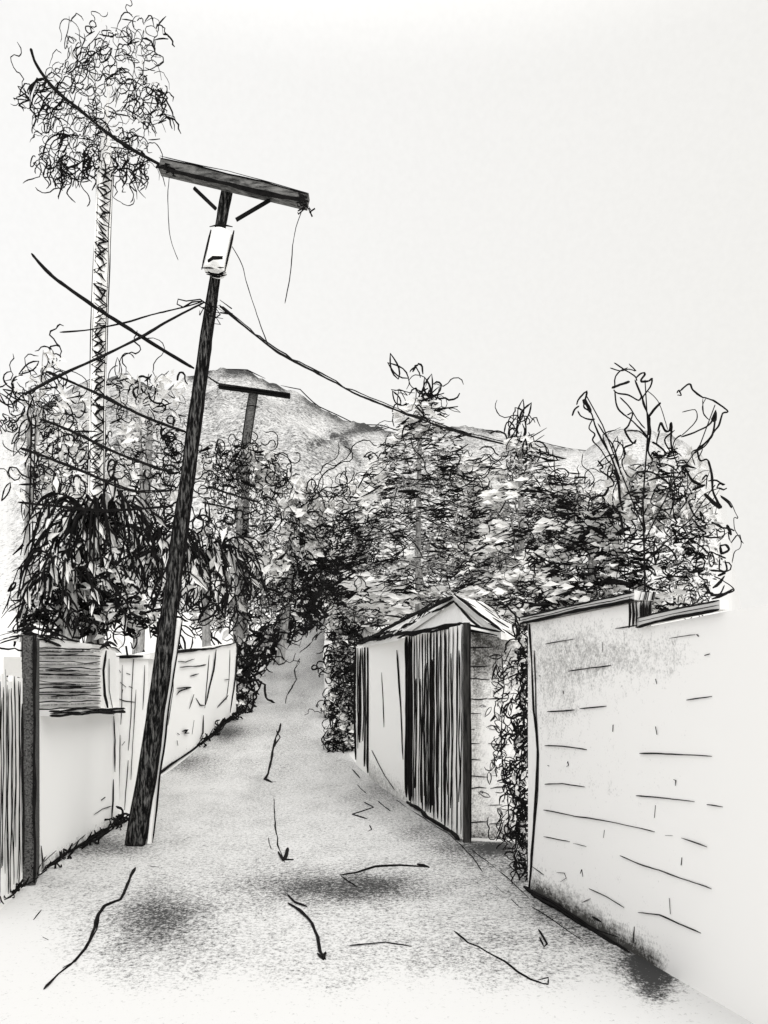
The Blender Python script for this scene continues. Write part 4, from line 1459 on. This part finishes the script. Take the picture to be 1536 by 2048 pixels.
conical("conical_tree", "large cone-shaped tree with a tufted top behind the gatehouse", 24.0, (840, 800), 1235, 215, 230, .15, 4.4,
        ((850, 945, 60, .6), (870, 1020, 120, .4), (960, 1010, 60, .4), (800, 1000, 70, .4), (950, 1165, 70, .5), (770, 1100, 80, .45), (880, 1110, 70, .3)))
conical("conical_tree", "smaller cone-shaped tree right of the large one, its tip near the wire stub", 21.0, (1040, 880), 1260, 165, 165, .10, 9.4,
        ((1060, 950, 45, .5), (1010, 1090, 80, .35), (1090, 1000, 60, .4), (1110, 1110, 60, .3)))
D = 38
cr = Crown(D, [(720, 1000, 70, 60), (760, 955, 45, 40), (690, 1080, 60, 55), (740, 1100, 60, 60), (730, 1180, 60, 60), (735, 1235, 62, 40), (800, 1215, 60, 30)], .5)
tree("round_tree", "rounded tree between the dark lane-end tree and the large cone-shaped tree", "tree", cr, gbase(730, D), .25,
     ((70, st_zig(44, 3, 2.3, .3)), (60, st_loops(10, 7, 2.4)), (60, st_dash(30, 3.2)), (40, st_loops(9, 10, 2.2))), 650, 18, .08, True, seed=7.1,
     dark_at=((720, 1170, 60, .4), (740, 1080, 50, .3)), wl=.42)

D = 31
cr = Crown(D, [(955, 960, 55, 50), (960, 1030, 70, 60), (930, 1100, 80, 60), (990, 1130, 70, 60), (905, 930, 40, 40)], .5)
tree("round_tree", "pale scribbly tree filling the gap between the two cone-shaped trees", "tree", cr, gbase(950, D), .2,
     ((80, st_zig(50, 3, 2.2, .3)), (40, st_loops(10, 9, 2.2)), (40, st_dash(34, 2.8)), (30, st_squig(50, 2.2, 7, .5))), 700, 18, .08, True, seed=12.1, wl=.42)
D = 29
cr = Crown(D, [(1130, 985, 50, 45), (1150, 1050, 60, 55), (1105, 1040, 50, 50), (1180, 1010, 40, 40)], .5)
tree("round_tree", "low scribbly tree behind the dark bush, right of the smaller cone-shaped tree", "tree", cr, gbase(1140, D), .2,
     ((80, st_zig(42, 3, 2.3, .3)), (50, st_loops(10, 9, 2.3)), (50, st_dash(32, 3)), (30, st_squig(50, 2.2, 7, .9))), 420, 17, .10, True, seed=15.3, wl=.42)

# --- dark bush and tall leafy tree behind the stepped wall
D = 9.6
cr = Crown(D, [(1180, 1110, 80, 70), (1130, 1170, 80, 45), (1240, 1150, 75, 60), (1210, 1050, 50, 45), (1110, 1080, 55, 55), (1340, 1190, 90, 48), (1180, 1205, 110, 28), (1045, 1222, 48, 34), (1100, 1225, 50, 22)], .6)
tree("dark_bush", "dark tangled bush showing above the higher half of the stepped wall", "bush", cr, gbase(1200, D), .07,
     ((135, st_zig(44, 3, 3.2, .3)), (110, st_dash(36, 5)), (90, st_loops(10, 8, 3)), (30, st_dash(40, 9)), (60, st_loops(12, 5, 2.6))), 700, 20, .12, True, seed=2.2,
     dark_at=((1200, 1090, 55, .5), (1230, 1170, 80, .4), (1360, 1190, 70, .5)), trunk_name="stem", crown_name="foliage", wl=.42)

D = 8.6
RT = thing("leafy_tree", gbase(1300, D), "tall open tree of big curling leaf sprays above the lower half of the stepped wall", "tree")
limbs = [[gbase(1300, D), P(1290, 1180, D), P(1286, 1000, D), P(1296, 860, D), P(1290, 760, D)],
         [P(1288, 1060, D), P(1240, 940, D - .2), P(1205, 850, D - .3), P(1172, 790, D - .3)],
         [P(1290, 1080, D), P(1350, 960, D + .3), P(1400, 890, D + .2), P(1430, 810, D + .3)],
         [P(1292, 1120, D), P(1380, 1040, D - .3), P(1430, 970, D - .2)]]
mb = MB()
for i, l in enumerate(limbs):
    r = .014 if i == 0 else .008
    mb.tube(l, [lerp(r, .006, k / (len(l) - 1)) for k in range(len(l))], 6, 0, True)
mb.build("trunk", [M_INK], RT)
mb = MB()
HERO = [
    ([(1144, 832), (1150, 818), (1158, 812)], 4), ([(1156, 822), (1162, 832), (1178, 838), (1190, 838)], 3.4), ([(1154, 810), (1158, 796), (1172, 784), (1174, 784), (1170, 800), (1168, 815), (1182, 826), (1190, 850), (1204, 880), (1220, 910), (1232, 940), (1240, 960)], 4),
    ([(1168, 800), (1176, 812), (1182, 824)], 11), ([(1186, 838), (1178, 856), (1190, 868), (1186, 880), (1200, 896), (1212, 916), (1224, 930)], 3.4), ([(1196, 846), (1210, 870), (1226, 890), (1236, 925), (1242, 950)], 3),
    ([(1220, 736), (1240, 742), (1258, 738), (1272, 742), (1258, 728)], 2.6), ([(1228, 726), (1244, 736), (1270, 752), (1274, 762)], 3), ([(1230, 775), (1230, 756), (1240, 742), (1256, 736)], 3), ([(1224, 776), (1240, 770), (1258, 764)], 6), ([(1228, 780), (1236, 786), (1258, 790), (1278, 800), (1284, 790)], 3.6),
    ([(1230, 782), (1234, 812), (1248, 828), (1264, 840), (1280, 856), (1296, 876), (1298, 890)], 4), ([(1240, 794), (1258, 812), (1274, 838), (1290, 858)], 3), ([(1272, 756), (1284, 746), (1290, 748), (1282, 762), (1296, 762), (1304, 758), (1300, 774), (1284, 800), (1296, 830), (1300, 866), (1296, 900), (1306, 920)], 4.2),
    ([(1270, 760), (1282, 790), (1296, 830), (1302, 866)], 4), ([(1296, 836), (1310, 816), (1322, 806)], 6), ([(1294, 780), (1312, 796), (1322, 816), (1330, 840), (1336, 860)], 2), ([(1298, 830), (1298, 870)], 9), ([(1254, 830), (1266, 826), (1258, 850), (1250, 862), (1266, 886), (1272, 880), (1262, 890), (1248, 896), (1252, 910)], 4),
    ([(1250, 862), (1278, 862), (1296, 878)], 3), ([(1306, 916), (1332, 908), (1316, 890), (1304, 884)], 4), ([(1316, 864), (1322, 846), (1330, 862), (1340, 860), (1342, 844)], 5), ([(1320, 860), (1314, 884), (1322, 896)], 3), ([(1344, 848), (1342, 880), (1344, 906)], 5), ([(1362, 870), (1350, 880), (1346, 904), (1356, 930), (1352, 940)], 3),
    ([(1354, 786), (1358, 780), (1362, 790), (1354, 790)], 3.2), ([(1360, 782), (1378, 768), (1386, 780), (1404, 794), (1414, 796), (1430, 802), (1450, 816), (1456, 824), (1446, 826), (1438, 850), (1428, 864), (1412, 890), (1396, 900), (1388, 906)], 4), ([(1406, 798), (1408, 826), (1418, 840)], 2.6), ([(1412, 796), (1404, 814), (1408, 832)], 2.2),
    ([(1364, 824), (1390, 820), (1394, 838), (1380, 856), (1362, 872)], 2.6), ([(1362, 874), (1390, 864), (1418, 850), (1430, 830)], 4), ([(1432, 820), (1424, 838), (1430, 840), (1432, 822)], 5), ([(1430, 840), (1424, 870), (1408, 888), (1394, 898)], 5), ([(1394, 900), (1400, 920), (1414, 918), (1420, 930)], 4),
    ([(1390, 930), (1384, 905), (1404, 898), (1396, 920)], 3.2), ([(1416, 920), (1424, 950), (1426, 980), (1434, 1000), (1442, 1016)], 7), ([(1370, 936), (1384, 960), (1400, 970), (1386, 978), (1410, 970)], 6), ([(1410, 988), (1426, 1004), (1440, 1016)], 9), ([(1404, 960), (1414, 950), (1412, 978)], 4),
    ([(1390, 1000), (1382, 1000), (1378, 1006), (1388, 1030), (1402, 1040), (1390, 1040), (1400, 1058), (1412, 1066), (1404, 1070), (1418, 1076), (1440, 1074)], 4), ([(1440, 990), (1460, 1004), (1470, 1024), (1476, 1036), (1468, 1036), (1470, 1060), (1482, 1080), (1480, 1096), (1470, 1104), (1464, 1126)], 2.2),
    ([(1442, 992), (1456, 1004), (1464, 1016)], 5), ([(1424, 1044), (1434, 1050), (1446, 1056), (1460, 1058), (1468, 1062)], 4), ([(1454, 1050), (1462, 1070)], 8), ([(1440, 1092), (1452, 1090), (1458, 1100), (1444, 1106), (1440, 1092)], 5), ([(1404, 1106), (1414, 1118), (1420, 1104), (1436, 1110), (1452, 1116)], 4),
    ([(1440, 1116), (1440, 1140), (1454, 1140), (1450, 1120)], 4), ([(1368, 1130), (1380, 1144), (1400, 1140), (1386, 1132)], 5), ([(1420, 1140), (1450, 1144), (1436, 1152)], 5), ([(1428, 1152), (1444, 1160), (1466, 1176), (1464, 1184), (1440, 1188)], 3), ([(1448, 1170), (1440, 1188), (1420, 1190)], 5), ([(1408, 1168), (1420, 1186)], 7),
    ([(1270, 940), (1282, 930), (1300, 932), (1286, 948)], 3), ([(1272, 946), (1300, 944), (1320, 954), (1340, 970), (1346, 1000), (1340, 1030)], 4.4), ([(1294, 962), (1320, 956), (1350, 954), (1366, 960), (1352, 972), (1370, 972)], 4), ([(1310, 980), (1302, 1004), (1318, 1014), (1334, 1026), (1340, 1036)], 3.4), ([(1330, 985), (1320, 1000), (1306, 1004)], 2.4),
    ([(1250, 985), (1280, 986), (1292, 984), (1262, 990), (1286, 1000), (1268, 1010), (1280, 1030)], 4), ([(1196, 920), (1206, 934), (1200, 940), (1222, 956), (1228, 970), (1212, 976)], 3.6), ([(1166, 908), (1164, 930), (1180, 944), (1188, 960), (1176, 976)], 2.2), ([(1230, 940), (1238, 970), (1240, 1000), (1246, 1020)], 6), ([(1218, 975), (1208, 990), (1196, 992), (1184, 1000)], 5),
    ([(1224, 1010), (1240, 1030), (1246, 1062), (1250, 1070)], 7), ([(1190, 1004), (1220, 1016), (1252, 1028)], 4), ([(1286, 1034), (1290, 1060), (1280, 1074)], 4), ([(1252, 1080), (1296, 1076), (1310, 1072)], 5), ([(1310, 1076), (1308, 1104), (1312, 1130)], 6), ([(1316, 1100), (1330, 1090), (1346, 1104), (1354, 1120)], 4),
    ([(1318, 1110), (1310, 1130)], 4), ([(1368, 980), (1374, 1000), (1360, 1020)], 3), ([(1216, 900), (1206, 870), (1232, 860)], 3), ([(1344, 908), (1330, 880), (1350, 860)], 4),
]
for pts_, wd in HERO:
    dj = rngF.uniform(-.35, .35)
    q = []
    m = len(pts_)
    for i in range(m - 1):
        p0, p1, p2, p3 = [np.array(pts_[max(0, min(m - 1, i + k))], float) for k in (-1, 0, 1, 2)]
        for k in range(4):
            t = k / 4
            q.append(.5 * ((2 * p1) + (p2 - p0) * t + (2 * p0 - 5 * p1 + 4 * p2 - p3) * t * t + (3 * p1 - p0 - 3 * p2 + p3) * t ** 3))
    q.append(np.array(pts_[-1], float))
    ph = rngF.uniform(0, 6)
    mb.ink([P(x, y, D + dj + .12 * math.sin(ph + i * .35)) for i, (x, y) in enumerate(q)], wd, 1, .6, rngF)
cr = Crown(D + .5, [(1390, 1090, 62, 110), (1330, 1060, 60, 90), (1290, 1000, 60, 80), (1350, 950, 70, 60), (1240, 960, 40, 60)], .5)
leaves(mb, cr, rngF, 1000, 17, .04, False, 5.5, ((1385, 1090, 55, .8), (1330, 985, 50, .6), (1380, 1030, 40, .6), (1390, 1190, 70, .7)), .9)
for n, fn in ((26, st_squig(64, 3, 11)), (40, st_leaf(50, 3)), (20, st_loops(9, 10, 2.6)), (44, st_zig(36, 3, 3.6, .3))):
    for _ in range(n):
        p, v, b = cr.pick(rngF)
        fn(mb, p, v, b, rngF)
mb.build("crown", FM, RT)

# --- hedge bushes along the right verge beyond the gatehouse
HB = [(700, 17.6, [(690, 1478, 30, 42), (700, 1420, 26, 50), (672, 1470, 20, 24)], "low ragged bush at the foot of the gatehouse's end post"),
      (690, 21.5, [(684, 1400, 32, 60), (690, 1320, 28, 60), (660, 1420, 18, 26)], "tall dark bush behind the gatehouse's end post"),
      (690, 30.0, [(690, 1300, 34, 50), (690, 1230, 40, 50), (668, 1330, 20, 40)], "grey smudged bush between the gatehouse roof and the lane"),
      (690, 46.0, [(690, 1215, 40, 42), (668, 1270, 20, 30), (700, 1165, 40, 40)], "shadowy bush farthest up the right verge, under the dark lane-end tree")]
for px, D, bl, lb in HB:
    cr = Crown(D, bl, .45)
    tree("verge_bush", lb, "bush", cr, gbase(px, D), .05,
         ((75, st_loops(9, 6, 2.6)), (50, st_dash(22, 3.6)), (45, st_zig(22, 3, 2.6, .4)), (16, st_dash(22, 6.5))), 330, 14, .26, seed=D, group="bushes on the right verge", trunk_name="stem", crown_name="foliage",
         dark_at=((690, 1330, 80, .35),))

# --- creepers
def creeper(label, pts, D0, D1, wid, n, w, nleaf=150):
    rg = rngF
    d0 = D0
    x0, y0 = pts[-1]
    base = P(x0, y0, D1)
    t = thing("creeper", (base.x, base.y, gz(D1)), label, "creeper", None)
    st = MB()
    st.ink([P(x, y, lerp(D0, D1, i / (len(pts) - 1))) for i, (x, y) in enumerate(pts)], 2.6, 0, 8, rg)
    st.build("stem", [M_INK], t)
    mb = MB()
    ys = [i / (len(pts) - 1) for i in range(len(pts))]
    for k in range(n + nleaf):
        t_ = rg.random()
        x, y = interp(t_, ys, [p[0] for p in pts]), interp(t_, ys, [p[1] for p in pts])
        dd = lerp(D0, D1, t_)
        ww = wid * rg.gauss(0, .5)
        p = P(x + ww, y + rg.uniform(-14, 14), dd + rg.uniform(-.22, .1))
        if k < nleaf:
            L = 14 * dd / F * rg.uniform(.6, 1.4)
            mb.leaf(p, L, L * .5, Vector((rg.uniform(-1, 1), rg.uniform(-.5, .5), rg.uniform(-1, .4))), Vector((rg.uniform(-.6, .6), -1, .3)), 2 if rg.random() < .5 else 0)
        else:
            c = rg.random()
            ww_ = rg.uniform(w * .6, w * 1.3)
            if c < .22:
                o = loops(rg, rg.randint(6, 11), rg.uniform(5, 9))
            elif c < .5:
                o = squig(rg, rg.uniform(20, 60), rg.gauss(1.57, .5), 6, 10, 1.3)
            elif c < .7:
                o = leafloop(rg, rg.uniform(14, 30), rg.uniform(0, 6.2))
            else:
                l_ = rg.uniform(14, 42)
                a_ = rg.gauss(-.9, .35)
                o = [(0, 0), (math.cos(a_) * l_ * .5 + rg.uniform(-3, 3), math.sin(a_) * l_ * .5), (math.cos(a_) * l_, math.sin(a_) * l_)]
                ww_ = rg.uniform(w * .8, w * 2.2)
            pen(mb, p, o, azr(rg, .5), ww_)
    mb.build("foliage", FM, t)
    return t, mb


creeper("dark creeper climbing the far corner of the stepped rendered wall", [(1046, 1262), (1050, 1340), (1046, 1440), (1046, 1540), (1044, 1640), (1050, 1745)], 6.75, 6.75, 19, 270, 3.6, 120)
creeper("thin curling vine hanging over the charcoal-shaded block wall", [(1010, 1300), (1000, 1400), (1004, 1500), (1020, 1580), (1014, 1680)], 8.3, 8.3, 30, 110, 2.6, 30)
creeper("ragged creeper over the upper end of the white garden wall", [(520, 1262), (494, 1310), (486, 1370), (474, 1420)], 25.5, 22.3, 26, 150, 4.2, 100)
creeper("dark creeper trailing down the left verge toward the open pale tree", [(640, 1205), (585, 1240), (540, 1278), (510, 1312)], 58, 30, 26, 190, 4.2, 150)

# --- weeds along the foot of the left walls
mb = MB()
for k in range(120):
    t = rngF.random()
    if t < .6:
        x = lerp(0, 250, t / .6)
        y = interp(x, [0, 75, 250], [1808, 1748, 1640])
        wd = rngF.uniform(3, 6)
    else:
        x = lerp(395, 475, (t - .6) / .4)
        y = interp(x, [395, 475], [1494, 1424])
        wd = rngF.uniform(2.5, 4.5)
    p = G(x + rngF.uniform(-6, 6), y + rngF.uniform(-5, 8), .02)
    pen(mb, p, rngF.choice((squig(rngF, rngF.uniform(14, 34), rngF.gauss(-.6, .5), 6, 9, 1.4), [(0, 0), (8, -8), (16, -22)], [(0, 0), (-6, -6), (-8, -16)], [(0, 0), (12, -6), (26, -16)])), azr(rngF, .3), wd)
for k in range(14):
    p = G(rngF.uniform(215, 250), rngF.uniform(1640, 1662), .02)
    pen(mb, p, loops(rngF, 9, 6), azr(rngF, .3), rngF.uniform(3, 6))
tag(mb.build("weeds", [M_LEAF, M_INK]), "ragged weeds along the foot of the left walls", "weeds", kind='stuff')
